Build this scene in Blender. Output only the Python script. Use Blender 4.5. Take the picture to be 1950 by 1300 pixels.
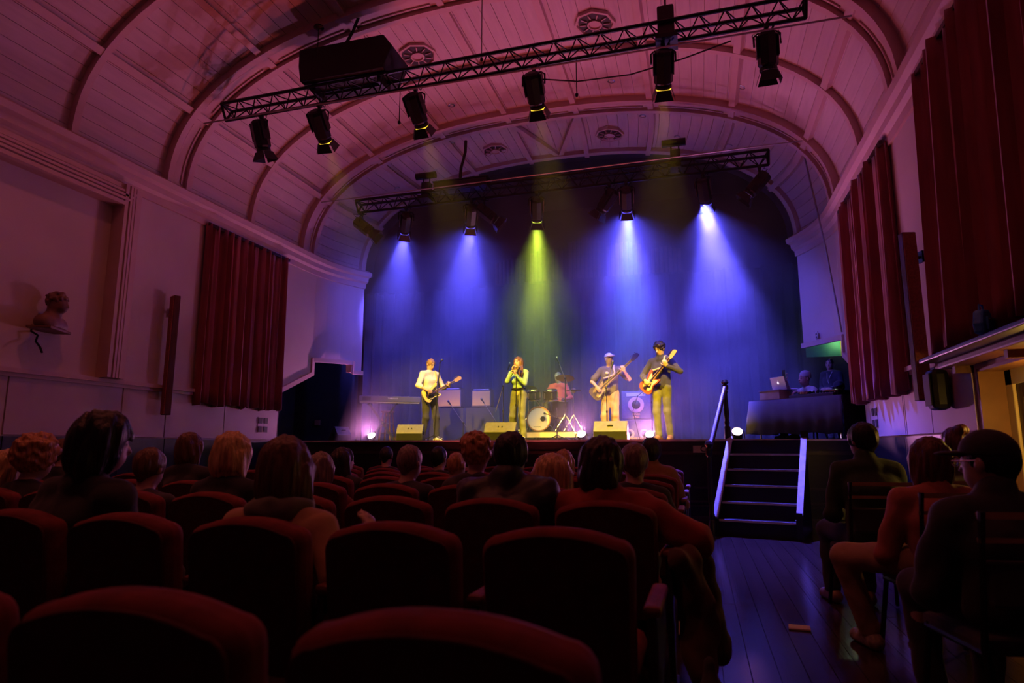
import bpy, math, random
import numpy as np
from mathutils import Vector, Matrix, Euler
random.seed(7)
for o in list(bpy.data.objects): bpy.data.objects.remove(o, do_unlink=True)
scene = bpy.context.scene
COL = scene.collection
PI = math.pi
R = math.radians

# ------------------------------------------------------------------ camera
EYE = 1.2
FPX = 1225.0
YAW = R(16.0)
PITCH = math.atan(203 / FPX)
cam_d = bpy.data.cameras.new('camera')
cam = bpy.data.objects.new('camera', cam_d); COL.objects.link(cam)
cam.location = (0, 0, EYE)
cam.rotation_euler = (PI / 2 + PITCH, 0, YAW)
cam_d.sensor_width = 36.0
cam_d.lens = 36.0 * FPX / 1950.0
cam_d.clip_start = 0.05
cam_d.dof.use_dof = True
cam_d.dof.focus_distance = 11.5
cam_d.dof.aperture_fstop = 2.8
scene.camera = cam

# ------------------------------------------------------------------ world, light levels, exposure
world = bpy.data.worlds.new('world'); scene.world = world
world.use_nodes = True
bg = world.node_tree.nodes['Background']
bg.inputs[0].default_value = (0.5, 0.10, 0.10, 1)
bg.inputs[1].default_value = 0.0006
scene.view_settings.view_transform = 'Standard'
scene.view_settings.look = 'None'
scene.view_settings.gamma = 1.0
scene.view_settings.use_curve_mapping = False
scene.view_settings.exposure = 0.0
cyc = scene.cycles
cyc.use_denoising = True
try: cyc.denoiser = 'OPENIMAGEDENOISE'
except Exception: pass
cyc.max_bounces = 6; cyc.diffuse_bounces = 3; cyc.glossy_bounces = 3
cyc.transmission_bounces = 3; cyc.volume_bounces = 0; cyc.transparent_max_bounces = 6
cyc.caustics_reflective = False; cyc.caustics_refractive = False
cyc.sample_clamp_indirect = 4.0
cyc.use_light_tree = False
cyc.use_adaptive_sampling = True; cyc.adaptive_threshold = 0.04; cyc.adaptive_min_samples = 16

# light colours and strengths of the lamps in the hall (each light lives in its lamp's builder)
AMBER = (1.0, 0.62, 0.03); AMBER_W = 4600
BLUE = (0.10, 0.085, 1.0); BLUE_W = 7200
LIME = (0.62, 0.85, 0.05); LIME_W = 6000
CYAN = (0.30, 0.55, 1.0)
FLOORCAN = (0.90, 0.26, 0.70); FLOORCAN_W = 170
ROSE = (1.0, 0.115, 0.10); ROSE_W = 160  # for the wash lamps added below the stage
SEATFILL = (1.0, 0.20, 0.11); SEATFILL_W = 110  # for the downlights added over the seats
DOORGLOW = (1.0, 0.55, 0.10)

# ------------------------------------------------------------------ helpers
def P(px, py, Y):
    """world point that stands at depth Y (metres towards the stage) where the photo shows it"""
    cp, sp, cs, ss = math.cos(PITCH), math.sin(PITCH), math.cos(YAW), math.sin(YAW)
    fw = Vector((-ss * cp, cs * cp, sp)); rt = Vector((cs, ss, 0)); up = rt.cross(fw)
    r = fw + rt * ((px - 975) / FPX) + up * ((650 - py) / FPX)
    return Vector((0, 0, EYE)) + r * (Y / r.y)

MATS = {}
def mat(name, col, rough=0.6, metal=0.0, var=0.0, scale=6.0, bump=0.0, bscale=40.0, stretch=None, spec=0.5, sheen=0.0, emit=None, emit_s=0.0, alpha=None, transmission=0.0):
    if name in MATS: return MATS[name]
    m = bpy.data.materials.new(name); m.use_nodes = True
    nt = m.node_tree; b = nt.nodes['Principled BSDF']
    b.inputs['Base Color'].default_value = (*col, 1)
    b.inputs['Roughness'].default_value = rough
    b.inputs['Metallic'].default_value = metal
    b.inputs['Specular IOR Level'].default_value = spec
    if sheen: b.inputs['Sheen Weight'].default_value = sheen
    if transmission: b.inputs['Transmission Weight'].default_value = transmission
    if emit:
        b.inputs['Emission Color'].default_value = (*emit, 1); b.inputs['Emission Strength'].default_value = emit_s
        m.cycles.emission_sampling = 'NONE'
    if var or bump:
        tc = nt.nodes.new('ShaderNodeTexCoord'); mp = nt.nodes.new('ShaderNodeMapping')
        nt.links.new(tc.outputs['Object'], mp.inputs[0])
        if stretch: mp.inputs['Scale'].default_value = stretch
    if var:
        n = nt.nodes.new('ShaderNodeTexNoise'); n.inputs['Scale'].default_value = scale; n.inputs['Detail'].default_value = 4
        nt.links.new(mp.outputs[0], n.inputs['Vector'])
        r = nt.nodes.new('ShaderNodeValToRGB')
        lo = [max(0, c * (1 - var)) for c in col]; hi = [min(1, c * (1 + var)) for c in col]
        r.color_ramp.elements[0].color = (*lo, 1); r.color_ramp.elements[1].color = (*hi, 1)
        r.color_ramp.elements[0].position = 0.3; r.color_ramp.elements[1].position = 0.7
        nt.links.new(n.outputs['Fac'], r.inputs[0]); nt.links.new(r.outputs[0], b.inputs['Base Color'])
    if bump:
        n2 = nt.nodes.new('ShaderNodeTexNoise'); n2.inputs['Scale'].default_value = bscale; n2.inputs['Detail'].default_value = 3
        nt.links.new(mp.outputs[0], n2.inputs['Vector'])
        bp = nt.nodes.new('ShaderNodeBump'); bp.inputs['Strength'].default_value = bump; bp.inputs['Distance'].default_value = 0.02
        nt.links.new(n2.outputs['Fac'], bp.inputs['Height']); nt.links.new(bp.outputs[0], b.inputs['Normal'])
    MATS[name] = m
    return m

class MB:
    """collects shapes into one mesh"""
    def __init__(s): s.v = []; s.f = []
    def add(s, vs, fs):
        n = len(s.v); s.v += [tuple(p) for p in vs]; s.f += [tuple(i + n for i in f) for f in fs]; return s
    def box(s, c, d, rot=None):
        x, y, z = d[0] / 2, d[1] / 2, d[2] / 2
        vs = [Vector((i, j, k)) for i in (-x, x) for j in (-y, y) for k in (-z, z)]
        if rot is not None:
            m = Euler(rot).to_matrix() if not isinstance(rot, Matrix) else rot
            vs = [m @ q for q in vs]
        c = Vector(c)
        return s.add([q + c for q in vs], [(0, 1, 3, 2), (4, 6, 7, 5), (0, 4, 5, 1), (2, 3, 7, 6), (0, 2, 6, 4), (1, 5, 7, 3)])
    def cyl(s, a, b, r0, r1=None, n=10, cap=True):
        a = Vector(a); b = Vector(b); r1 = r0 if r1 is None else r1
        d = (b - a).normalized(); q = Vector((0, 0, 1)).rotation_difference(d).to_matrix()
        vs = []
        for p, r in ((a, r0), (b, r1)):
            vs += [p + q @ Vector((r * math.cos(2 * PI * i / n), r * math.sin(2 * PI * i / n), 0)) for i in range(n)]
        fs = [(i, (i + 1) % n, n + (i + 1) % n, n + i) for i in range(n)]
        if cap: fs += [tuple(range(n - 1, -1, -1)), tuple(range(n, 2 * n))]
        return s.add(vs, fs)
    def tube(s, pts, r, n=8, close=False):
        pts = [Vector(p) for p in pts]; m = len(pts); vs = []
        rr = r if isinstance(r, (list, tuple)) else [r] * m
        for i, p in enumerate(pts):
            a = pts[i - 1] if (i > 0 or close) else p; b = pts[(i + 1) % m] if (i < m - 1 or close) else p
            d = (b - a).normalized(); q = Vector((0, 0, 1)).rotation_difference(d).to_matrix()
            vs += [p + q @ Vector((rr[i] * math.cos(2 * PI * k / n), rr[i] * math.sin(2 * PI * k / n), 0)) for k in range(n)]
        fs = []
        for i in range(m if close else m - 1):
            for k in range(n):
                j = (i + 1) % m
                fs.append((i * n + k, i * n + (k + 1) % n, j * n + (k + 1) % n, j * n + k))
        if not close: fs += [tuple(range(n - 1, -1, -1)), tuple(range((m - 1) * n, m * n))]
        return s.add(vs, fs)
    def lathe(s, prof, c=(0, 0, 0), n=20, m=None, ring=False):
        """prof: (radius, height) pairs turned round the local z axis"""
        vs = []; c = Vector(c)
        for r, z in prof:
            for i in range(n):
                q = Vector((r * math.cos(2 * PI * i / n), r * math.sin(2 * PI * i / n), z))
                vs.append((m @ q if m else q) + c)
        fs = [(j * n + i, j * n + (i + 1) % n, (j + 1) * n + (i + 1) % n, (j + 1) * n + i) for j in range(len(prof) - 1) for i in range(n)]
        k = (len(prof) - 1) * n
        if ring: fs += [(k + i, k + (i + 1) % n, (i + 1) % n, i) for i in range(n)]
        else: fs += [tuple(range(n - 1, -1, -1)), tuple(range(k, k + n))]
        return s.add(vs, fs)
    def prism(s, poly, h, m=None, c=(0, 0, 0)):
        """poly in local xy, pushed along local z by h"""
        n = len(poly); c = Vector(c)
        vs = [Vector((x, y, 0)) for x, y in poly] + [Vector((x, y, h)) for x, y in poly]
        vs = [(m @ q if m else q) + c for q in vs]
        return s.add(vs, [tuple(range(n - 1, -1, -1)), tuple(range(n, 2 * n))] + [(i, (i + 1) % n, n + (i + 1) % n, n + i) for i in range(n)])
    def ball(s, c, r, n=12, sq=(1, 1, 1), m=None):
        prof = [(max(1e-4, r * math.sin(PI * i / (n // 2))), -r * math.cos(PI * i / (n // 2))) for i in range(n // 2 + 1)]
        M = Matrix.Diagonal(Vector(sq)); M = (m @ M) if m else M
        return s.lathe(prof, c, n, M)
    def build(s, name, material, parent=None, smooth=False, bevel=0.0, sub=0):
        me = bpy.data.meshes.new(name); me.from_pydata(s.v, [], s.f); me.update()
        if smooth:
            me.polygons.foreach_set('use_smooth', [True] * len(me.polygons))
            try: me.set_sharp_from_angle(angle=R(40))
            except Exception: pass
        if material: me.materials.append(material)
        o = bpy.data.objects.new(name, me); COL.objects.link(o)
        if parent: o.parent = parent
        if bevel:
            b = o.modifiers.new('bevel', 'BEVEL'); b.width = bevel; b.segments = 2; b.limit_method = 'ANGLE'
        if sub:
            b = o.modifiers.new('sub', 'SUBSURF'); b.levels = sub; b.render_levels = sub
        return o

def tag(o, label=None, cat=None, group=None, kind=None):
    if label: o['label'] = label
    if cat: o['category'] = cat
    if group: o['group'] = group
    if kind: o['kind'] = kind
    return o
def thing(name, label, cat, loc=(0, 0, 0), rz=0.0, group=None):
    o = bpy.data.objects.new(name, None); COL.objects.link(o)
    o.location = loc; o.rotation_euler = (0, 0, rz); o.empty_display_size = 0.1
    return tag(o, label, cat, group)
def struct(name, mb, m, label=None, **k): return tag(mb.build(name, m, **k), label, None, None, 'structure')
def inst(name, me, parent, loc=(0, 0, 0), rot=None, scale=None):
    o = bpy.data.objects.new(name, me); COL.objects.link(o); o.parent = parent; o.location = loc
    if rot is not None: o.rotation_euler = rot
    if scale is not None: o.scale = scale
    return o
def copy_tree(o, parent=None):
    c = o.copy(); COL.objects.link(c); c.parent = parent
    for ch in o.children: copy_tree(ch, c)
    return c
def spot(name, parent, loc, direction, color, watts, angle, blend=0.6, radius=0.05):
    d = bpy.data.lights.new(name, 'SPOT'); d.color = color; d.energy = watts
    d.spot_size = R(angle); d.spot_blend = blend; d.shadow_soft_size = radius
    o = bpy.data.objects.new(name, d); COL.objects.link(o); o.parent = parent; o.location = loc
    o.rotation_euler = Vector(direction).to_track_quat('-Z', 'Y').to_euler()
    return o
def point(name, parent, loc, color, watts, radius=0.1):
    d = bpy.data.lights.new(name, 'POINT'); d.color = color; d.energy = watts; d.shadow_soft_size = radius
    o = bpy.data.objects.new(name, d); COL.objects.link(o); o.parent = parent; o.location = loc
    return o
def text(name, body, size, parent, loc, rot, m, depth=0.003, bold=False):
    cu = bpy.data.curves.new(name, 'FONT'); cu.body = body; cu.size = size; cu.extrude = depth / 2
    cu.align_x = 'CENTER'; cu.align_y = 'CENTER'
    if bold: cu.offset = size * 0.02
    t = bpy.data.objects.new(name, cu); COL.objects.link(t)
    dg = bpy.context.evaluated_depsgraph_get()
    me = bpy.data.meshes.new_from_object(t.evaluated_get(dg)); me.name = name
    bpy.data.objects.remove(t, do_unlink=True); bpy.data.curves.remove(cu)
    me.materials.clear(); me.materials.append(m)
    return inst(name, me, parent, loc, rot)

# ------------------------------------------------------------------ materials
PLASTER = mat('cream plaster', (0.62, 0.50, 0.47), 0.75, var=0.05, scale=1.5, bump=0.05, bscale=60)
BOARD = mat('painted ceiling board', (0.60, 0.47, 0.45), 0.65, var=0.07, scale=3, stretch=(6, 0.6, 6), bump=0.05)
MOULD = mat('painted moulding', (0.60, 0.42, 0.38), 0.55, var=0.05, scale=4)
DADO = mat('painted dado board', (0.55, 0.45, 0.46), 0.6, var=0.05, scale=2)
BLACKWOOD = mat('black stained wood', (0.012, 0.010, 0.011), 0.38, var=0.3, scale=5, stretch=(1, 8, 8))
DARKWOOD = mat('dark brown wood', (0.035, 0.016, 0.010), 0.4, var=0.3, scale=4, stretch=(1, 1, 8))
FLOORWOOD = mat('dark floorboard', (0.045, 0.026, 0.024), 0.20, var=0.35, scale=3, stretch=(6, 0.5, 1), bump=0.03, bscale=10)
STAGEWOOD = mat('black stage floor', (0.03, 0.025, 0.03), 0.45, var=0.3, scale=4)
BLACKMETAL = mat('black metal', (0.012, 0.011, 0.012), 0.42, metal=0.3, var=0.2, scale=10)
TRUSSMETAL = mat('black truss tube', (0.012, 0.010, 0.010), 0.35, metal=0.5, var=0.2, scale=10)
CHROME = mat('chrome', (0.75, 0.75, 0.78), 0.18, metal=1.0, var=0.05, scale=10)
RUBBER = mat('black rubber', (0.01, 0.01, 0.01), 0.7, var=0.2, scale=20)
REDVELVET = mat('red velvet curtain', (0.32, 0.065, 0.07), 0.85, var=0.25, scale=3, stretch=(4, 4, 0.5), sheen=0.3)
SEATVELVET = mat('red seat velvet', (0.17, 0.016, 0.015), 0.9, var=0.25, scale=14, sheen=0.06, bump=0.1, bscale=200)
BACKDROP = mat('dark stage curtain', (0.022, 0.019, 0.034), 0.85, var=0.2, scale=3, stretch=(4, 4, 0.4), sheen=0.2)
BLACKCLOTH = mat('black cloth', (0.03, 0.028, 0.034), 0.85, var=0.2, scale=10, sheen=0.15)
STAGEBLACK = mat('matt black backstage paint', (0.012, 0.012, 0.014), 0.9, var=0.2, scale=3)

FZ = 0.09            # hall floor level
SZ = 1.33            # stage floor level
XL, XR = -7.36, 2.30 # side walls
XC, HW = -2.53, 4.83
ZC = 4.97            # springing of the vault
SY = 10.15           # stage edge
A1, A2, A0 = 7.36, 10.75, 3.96
YE = 12.4            # end of the vault over the stage

def taper(Y):
    if Y <= 10.9: return 1.0, 1.0
    t = (Y - 10.9) / (YE - 10.9)
    return 1 - 0.085 * t * t, 1 - 0.07 * t * t
def vault(a, Y, off=0.0):
    """a in -1..1 from left springing to right; off pushes outwards"""
    n = 2.35; th = (a + 1) / 2 * PI
    c, s_ = -math.cos(th), math.sin(th)
    u = math.copysign(abs(c) ** (2 / n), c) * (HW + off); z = abs(s_) ** (2 / n) * (2.37 + off)
    sx, sz = taper(Y)
    return Vector((XC + u * sx, Y, ZC + z * sz))
# equal arc-length parameter along the vault
_as = [-1 + 2 * i / 800 for i in range(801)]
_ls = [0.0]
for i in range(800): _ls.append(_ls[-1] + (vault(_as[i + 1], 5) - vault(_as[i], 5)).length)
ARC = _ls[-1]
def arc_a(t):
    return float(np.interp(t * ARC, _ls, _as))
def a_of_u(u):
    lo, hi = -1.0, 1.0
    for _ in range(50):
        m_ = (lo + hi) / 2
        if vault(m_, 5).x - XC < u: lo = m_
        else: hi = m_
    return lo

# ------------------------------------------------------------------ ceiling
mb = MB(); NS = 48; ys = [-8.0, 2, 6, 10.9, 11.3, 11.7, 12.05, YE]
for off in (0.06, 0.16):
    base = len(mb.v)
    vs = [vault(arc_a(i / NS), y, off) for y in ys for i in range(NS + 1)]
    mb.v += [tuple(v) for v in vs]
    for j in range(len(ys) - 1):
        for i in range(NS):
            q = base + j * (NS + 1) + i
            mb.f.append((q, q + 1, q + NS + 2, q + NS + 1))
ceiling = struct('ceiling', mb, mat('ceiling backing', (0.10, 0.07, 0.07), 0.9, var=0.1), smooth=True)
NB = 62
bays = [(0.4, A0 - 0.2, 3), (A0 + 0.2, A1 - 0.2, 3), (A1 + 0.2, A2 - 0.2, 3), (A2 + 0.2, YE, 5)]
for y0, y1, seg in bays:
    for i in range(NB):
        g = 0.0005; jit = random.uniform(-0.002, 0.002)
        a0, a1 = arc_a(i / NB + g * 0.5), arc_a((i + 1) / NB - g * 0.5)
        mb = MB(); vs = []
        for k in range(seg + 1):
            y = y0 + (y1 - y0) * k / seg
            vs += [vault(a0, y, 0.012 + jit), vault(a1, y, 0.012 + jit), vault(a1, y, 0.045), vault(a0, y, 0.045)]
        fs = []
        for k in range(seg):
            q = 4 * k
            for e in range(4): fs.append((q + e, q + (e + 1) % 4, q + 4 + (e + 1) % 4, q + 4 + e))
        fs += [(3, 2, 1, 0), (4 * seg, 4 * seg + 1, 4 * seg + 2, 4 * seg + 3)]
        mb.add(vs, fs).build('ceiling_board', BOARD, ceiling)
def arch(name, y0, y1, d, parent, lo=0.0, hi=1.0, n=56, mtl=MOULD):
    mb = MB(); vs = []
    for i in range(n + 1):
        a = arc_a(lo + (hi - lo) * i / n)
        vs += [vault(a, y0, -d), vault(a, y1, -d), vault(a, y1, 0.03), vault(a, y0, 0.03)]
    fs = []
    for i in range(n):
        q = 4 * i
        for e in range(4): fs.append((q + e, q + 4 + e, q + 4 + (e + 1) % 4, q + (e + 1) % 4))
    return mb.add(vs, fs).build(name, mtl, parent, smooth=True)
NODES = [-4.45, -3.35, -2.0, -0.65, 0.65, 2.0, 3.35, 4.45]
for k, y in enumerate((A0, A1, A2)):
    r = thing('ceiling_arch', ('broad moulded ceiling arch closest to the viewer', 'broad moulded ceiling arch where the front truss hangs', 'broad moulded ceiling arch above the stage edge')[k], 'arch', (0, 0, 0))
    r['kind'] = 'structure'; del r['category']
    arch('arch_band', y - 0.2, y + 0.2, 0.035, r)
    arch('edge_moulding', y - 0.23, y - 0.13, 0.10, r)
    arch('edge_moulding', y + 0.13, y + 0.23, 0.10, r)
    # raised panel borders between the nodes
    us = [-HW] + NODES + [HW]
    for a, b in zip(us[:-1], us[1:]):
        ta = np.interp(a_of_u(a), _as, _ls) / ARC; tb = np.interp(a_of_u(b), _as, _ls) / ARC
        if tb - ta < 0.03: continue
        arch('panel_border', y - 0.085, y - 0.06, 0.055, r, ta + 0.012, tb - 0.012, 10)
        arch('panel_border', y + 0.06, y + 0.085, 0.055, r, ta + 0.012, tb - 0.012, 10)
for k, y in enumerate((2.26, 5.68, 9.05, 12.3)):
    o = arch('trim_%d' % (k + 1), y - 0.045, y + 0.045, 0.075, None); o['kind'] = 'structure'
def long_rib(k, u):
    a = a_of_u(u); mb = MB(); vs = []
    yy = [0.4, 4, 8, 10.9, 11.4, 11.9, YE]
    da = 0.05 / ARC
    t = np.interp(a, _as, _ls) / ARC
    for y in yy:
        a0, a1 = arc_a(t - da), arc_a(t + da)
        vs += [vault(a0, y, -0.07), vault(a1, y, -0.07), vault(a1, y, 0.03), vault(a0, y, 0.03)]
    fs = []
    for i in range(len(yy) - 1):
        q = 4 * i
        for e in range(4): fs.append((q + e, q + (e + 1) % 4, q + 4 + (e + 1) % 4, q + 4 + e))
    o = mb.add(vs, fs).build('trim_%d' % (k + 5), MOULD); o['kind'] = 'structure'
for k, u in enumerate(NODES): long_rib(k, u)
# two short ribs that fan together over the stage
for k, (u, x2) in enumerate(((-0.65, -2.5), (0.65, -2.5))):
    p = vault(a_of_u(u), 10.95, -0.03); q = Vector((x2, 12.35, ZC + 2.37 * 0.935))
    d = (q - p); m_ = d.to_track_quat('Y', 'Z').to_matrix()
    struct('trim_%d' % (k + 13), MB().box((p + q) / 2, (0.09, d.length, 0.08), m_), MOULD)

# ------------------------------------------------------------------ walls
def wall_x(side, Y): return XC + side * HW * taper(Y)[0]
def side_wall(side, name):
    # lower boundary of the plaster: full to the chair rail before the stage, stepped opening beyond it
    ys = [-8.0, 3, 6, 8, 9.6, 10.15, 10.16, 10.7, 11.14, 11.15, 11.5, 11.9, 12.2, 12.21, YE]
    def zb(y):
        if y <= 10.15: return FZ
        if y <= 11.14: return 2.24 + (y - 10.15) / 0.99 * 0.42
        if y <= 12.2: return 2.94 + (y - 11.15) * 0.06
        return 2.80
    mb = MB(); vs = []
    th = 0.16 * side
    for y in ys:
        x = wall_x(side, y)
        vs += [(x, y, zb(y)), (x, y, ZC + 0.1), (x + th, y, ZC + 0.1), (x + th, y, zb(y))]
    fs = []
    for i in range(len(ys) - 1):
        q = 4 * i
        for e in range(4): fs.append((q + e, q + (e + 1) % 4, q + 4 + (e + 1) % 4, q + 4 + e))
    fs += [(3, 2, 1, 0), tuple(4 * (len(ys) - 1) + e for e in range(4))]
    w = struct(name, mb.add(vs, fs), PLASTER)
    # architrave that follows the stepped opening
    pts = [(10.16, 2.24), (11.145, 2.66), (11.145, 2.94), (12.205, 3.0), (12.205, 2.80), (YE, 2.80)]
    for (ya, za), (yb, zb_) in zip(pts[:-1], pts[1:]):
        a = Vector((wall_x(side, ya) - side * 0.012, ya, za)); b = Vector((wall_x(side, yb) - side * 0.012, yb, zb_))
        d = b - a
        m_ = d.to_track_quat('Y', 'X').to_matrix() if abs(d.z) < abs(d.y) else d.to_track_quat('Y', 'X').to_matrix()
        MB().box((a + b) / 2, (0.085, d.length + 0.05, 0.05), m_).build('opening_trim', MOULD, w)
    return w
wall_left = side_wall(-1, 'wall_left'); 
# the right wall has a doorway near the viewer
DY0, DY1, DZ = 4.9, 6.30, 1.86
mb = MB(); 
ys = [-8.0, DY0, DY0 + 0.001, DY1, DY1 + 0.001, 8, 10.15, 10.16, 10.7, 11.14, 11.15, 11.5, 11.9, 12.2, 12.21, YE]
def zb(y):
    if DY0 < y <= DY1: return DZ
    if y <= 10.15: return FZ
    if y <= 11.14: return 2.24 + (y - 10.15) / 0.99 * 0.42
    return 2.94 + (y - 11.15) * 0.06
vs = []
for y in ys:
    x = wall_x(1, y); vs += [(x, y, zb(y)), (x, y, ZC + 0.1), (x + 0.16, y, ZC + 0.1), (x + 0.16, y, zb(y))]
fs = []
for i in range(len(ys) - 1):
    q = 4 * i
    for e in range(4): fs.append((q + e, q + (e + 1) % 4, q + 4 + (e + 1) % 4, q + 4 + e))
fs += [(3, 2, 1, 0), tuple(4 * (len(ys) - 1) + e for e in range(4))]
wall_right = struct('wall_right', mb.add(vs, fs), PLASTER)
pts = [(10.16, 2.24), (11.145, 2.66), (11.145, 2.94), (YE, 3.01)]
for (ya, za), (yb, zb_) in zip(pts[:-1], pts[1:]):
    a = Vector((wall_x(1, ya) - 0.012, ya, za)); b = Vector((wall_x(1, yb) - 0.012, yb, zb_)); d = b - a
    MB().box((a + b) / 2, (0.085, d.length + 0.05, 0.05), d.to_track_quat('Y', 'X').to_matrix()).build('opening_trim', MOULD, wall_right)

# dado panels with open joints, chair rail, black skirting zone up to stage height
ZR = 2.06
def dado(side, wall, cuts):
    x = XL if side < 0 else XR
    for y0, y1 in zip(cuts[:-1], cuts[1:]):
        MB().box((x - side * 0.012, (y0 + y1) / 2, (SZ + 0.02 + ZR - 0.03) / 2), (0.024, y1 - y0 - 0.02, ZR - SZ - 0.05)).build('dado_panel', DADO, wall)
        MB().box((x - side * 0.02, (y0 + y1) / 2, (FZ + SZ) / 2), (0.04, y1 - y0 - 0.012, SZ - FZ)).build('lower_panel', BLACKWOOD, wall)
dado(-1, wall_left, [0.6, 2.2, 3.8, 5.3, 6.8, 7.55, 8.75, 10.12])
dado(1, wall_right, [6.36, 7.45, 8.3, 8.36, 10.12]); dado(1, wall_right, [1.0, 2.9, 4.84])
for k, (side, y0, y1) in enumerate(((-1, 0.6, 8.1), (1, 6.4, 8.1), (1, 0.6, 4.84))):
    x = XL if side < 0 else XR
    mb = MB().box((x - side * 0.035, (y0 + y1) / 2, ZR), (0.07, y1 - y0, 0.05)).box((x - side * 0.022, (y0 + y1) / 2, ZR - 0.045), (0.044, y1 - y0, 0.05))
    struct('trim_%d' % (k + 15), mb, MOULD)
# cornices
def cornice(side, k):
    prof = [(0.0, -0.30), (0.03, -0.30), (0.04, -0.2), (0.09, -0.16), (0.10, -0.08), (0.16, -0.05), (0.18, 0.03), (0.11, 0.08), (0.0, 0.10)]
    ys = [-7.9, 4, 8, 10.9, 11.3, 11.7, 12.05, YE]; n = len(prof); mb = MB(); vs = []
    for y in ys:
        x = wall_x(side, y); vs += [(x - side * p, y, ZC + z) for p, z in prof]
    fs = [(i * n + j, i * n + (j + 1) % n, (i + 1) * n + (j + 1) % n, (i + 1) * n + j) for i in range(len(ys) - 1) for j in range(n)]
    struct('trim_%d' % k, mb.add(vs, fs), MOULD)
cornice(-1, 18); cornice(1, 19)

# floor boards
floor = struct('floor', MB().box((XC, 2.0, FZ - 0.06), (HW * 2 + 0.3, 20.4, 0.07)), mat('floor joists', (0.02, 0.015, 0.014), 0.8, var=0.1))
bw = 0.135; nx = int((XR - XL) / bw); bm = None
for i in range(nx):
    x = XL + bw * (i + 0.5); off = (i * 0.37) % 1.0 * 2.4
    cuts = [-0.6, 0.9 + off, 4.3 + off, SY + 0.1]
    for y0, y1 in zip(cuts[:-1], cuts[1:]):
        L = y1 - y0 - 0.006
        if bm is None: bm = MB().box((0, 0, 0), (bw - 0.0035, 1, 0.025)).build('floorboard', FLOORWOOD).data; bpy.data.objects.remove(bpy.data.objects['floorboard'])
        inst('floorboard', bm, floor, (x, (y0 + y1) / 2, FZ - 0.0125 + random.uniform(-0.0012, 0)), None, (1, L, 1))
# rear wall behind the viewer
struct('wall_back', MB().box((XC, -8.1, 3.7), (HW * 2 + 0.4, 0.2, 7.6)), PLASTER)

# ------------------------------------------------------------------ stage, recess and wings
stage = struct('stage', MB().box((XC, (SY + 16.2) / 2 + 0.02, SZ - 0.08), (13.4, 16.2 - SY, 0.16)), STAGEWOOD, 'raised stage platform with black floor')
MB().box((XC, SY - 0.02, SZ - 0.014), (HW * 2 - 0.02, 0.08, 0.028)).build('nosing', mat('worn pale stage nosing', (0.55, 0.52, 0.52), 0.30, var=0.3, scale=8, stretch=(1, 8, 8)), stage)
MB().box((XC, SY + 0.06, (FZ + SZ - 0.16) / 2), (HW * 2 - 0.02, 0.06, SZ - 0.16 - FZ)).build('front_panel', BLACKWOOD, stage)
for z, h in ((SZ - 0.2, 0.05), (0.62, 0.03), (0.42, 0.03), (0.36, 0.02), (FZ + 0.06, 0.12)):
    MB().box((XC, SY + 0.02, z), (HW * 2 - 0.03, 0.035, h)).build('front_moulding', mat('brown stage moulding', (0.05, 0.03, 0.028), 0.35, var=0.2), stage)
for x in [XL + 0.1 + i * 1.19 for i in range(9)]:
    MB().box((x, SY + 0.015, 0.78), (0.06, 0.04, 0.62)).build('front_stile', BLACKWOOD, stage)
# black box round the stage
mb = MB().box((XC, 16.3, 4.6), (13.6, 0.2, 6.8)); struct('wall_stage_back', mb, STAGEBLACK)
struct('wall_stage_left', MB().box((XL - 1.9, 13.2, 4.2), (0.16, 6.2, 6.0)), STAGEBLACK)
struct('wall_stage_right', MB().box((XR + 2.6, 13.2, 4.2), (0.16, 6.2, 6.0)), STAGEBLACK)
struct('ceiling_stage', MB().box((XC, 14.35, 7.6), (13.6, 3.9, 0.2)), STAGEBLACK)
for s in (-1, 1):   # wing front walls and wing ceilings behind the hall's side walls
    x0 = wall_x(s, 10.2)
    struct('wall_wing_front_%s' % ('left' if s < 0 else 'right'), MB().box((x0 + s * 1.32, 10.2, 3.0), (2.3, 0.12, 3.4)), STAGEBLACK)
    struct('ceiling_wing_%s' % ('left' if s < 0 else 'right'), MB().box((x0 + s * 1.4, 11.35, 4.75), (2.4, 2.4, 0.12)), STAGEBLACK)
# proscenium end wall: plate from the vault's end down to an arched opening
mb = MB(); vs = []; n = 48
for i in range(n + 1):
    a = arc_a(i / n); vs += [vault(a, YE, 0.02), vault(a, YE + 0.2, 0.02), vault(a, YE + 0.2, 0.5), vault(a, YE, 0.5)]
fs = []
for i in range(n):
    q = 4 * i
    for e in range(4): fs.append((q + e, q + 4 + e, q + 4 + (e + 1) % 4, q + (e + 1) % 4))
struct('trim_20', mb.add(vs, fs), STAGEBLACK)
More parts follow.
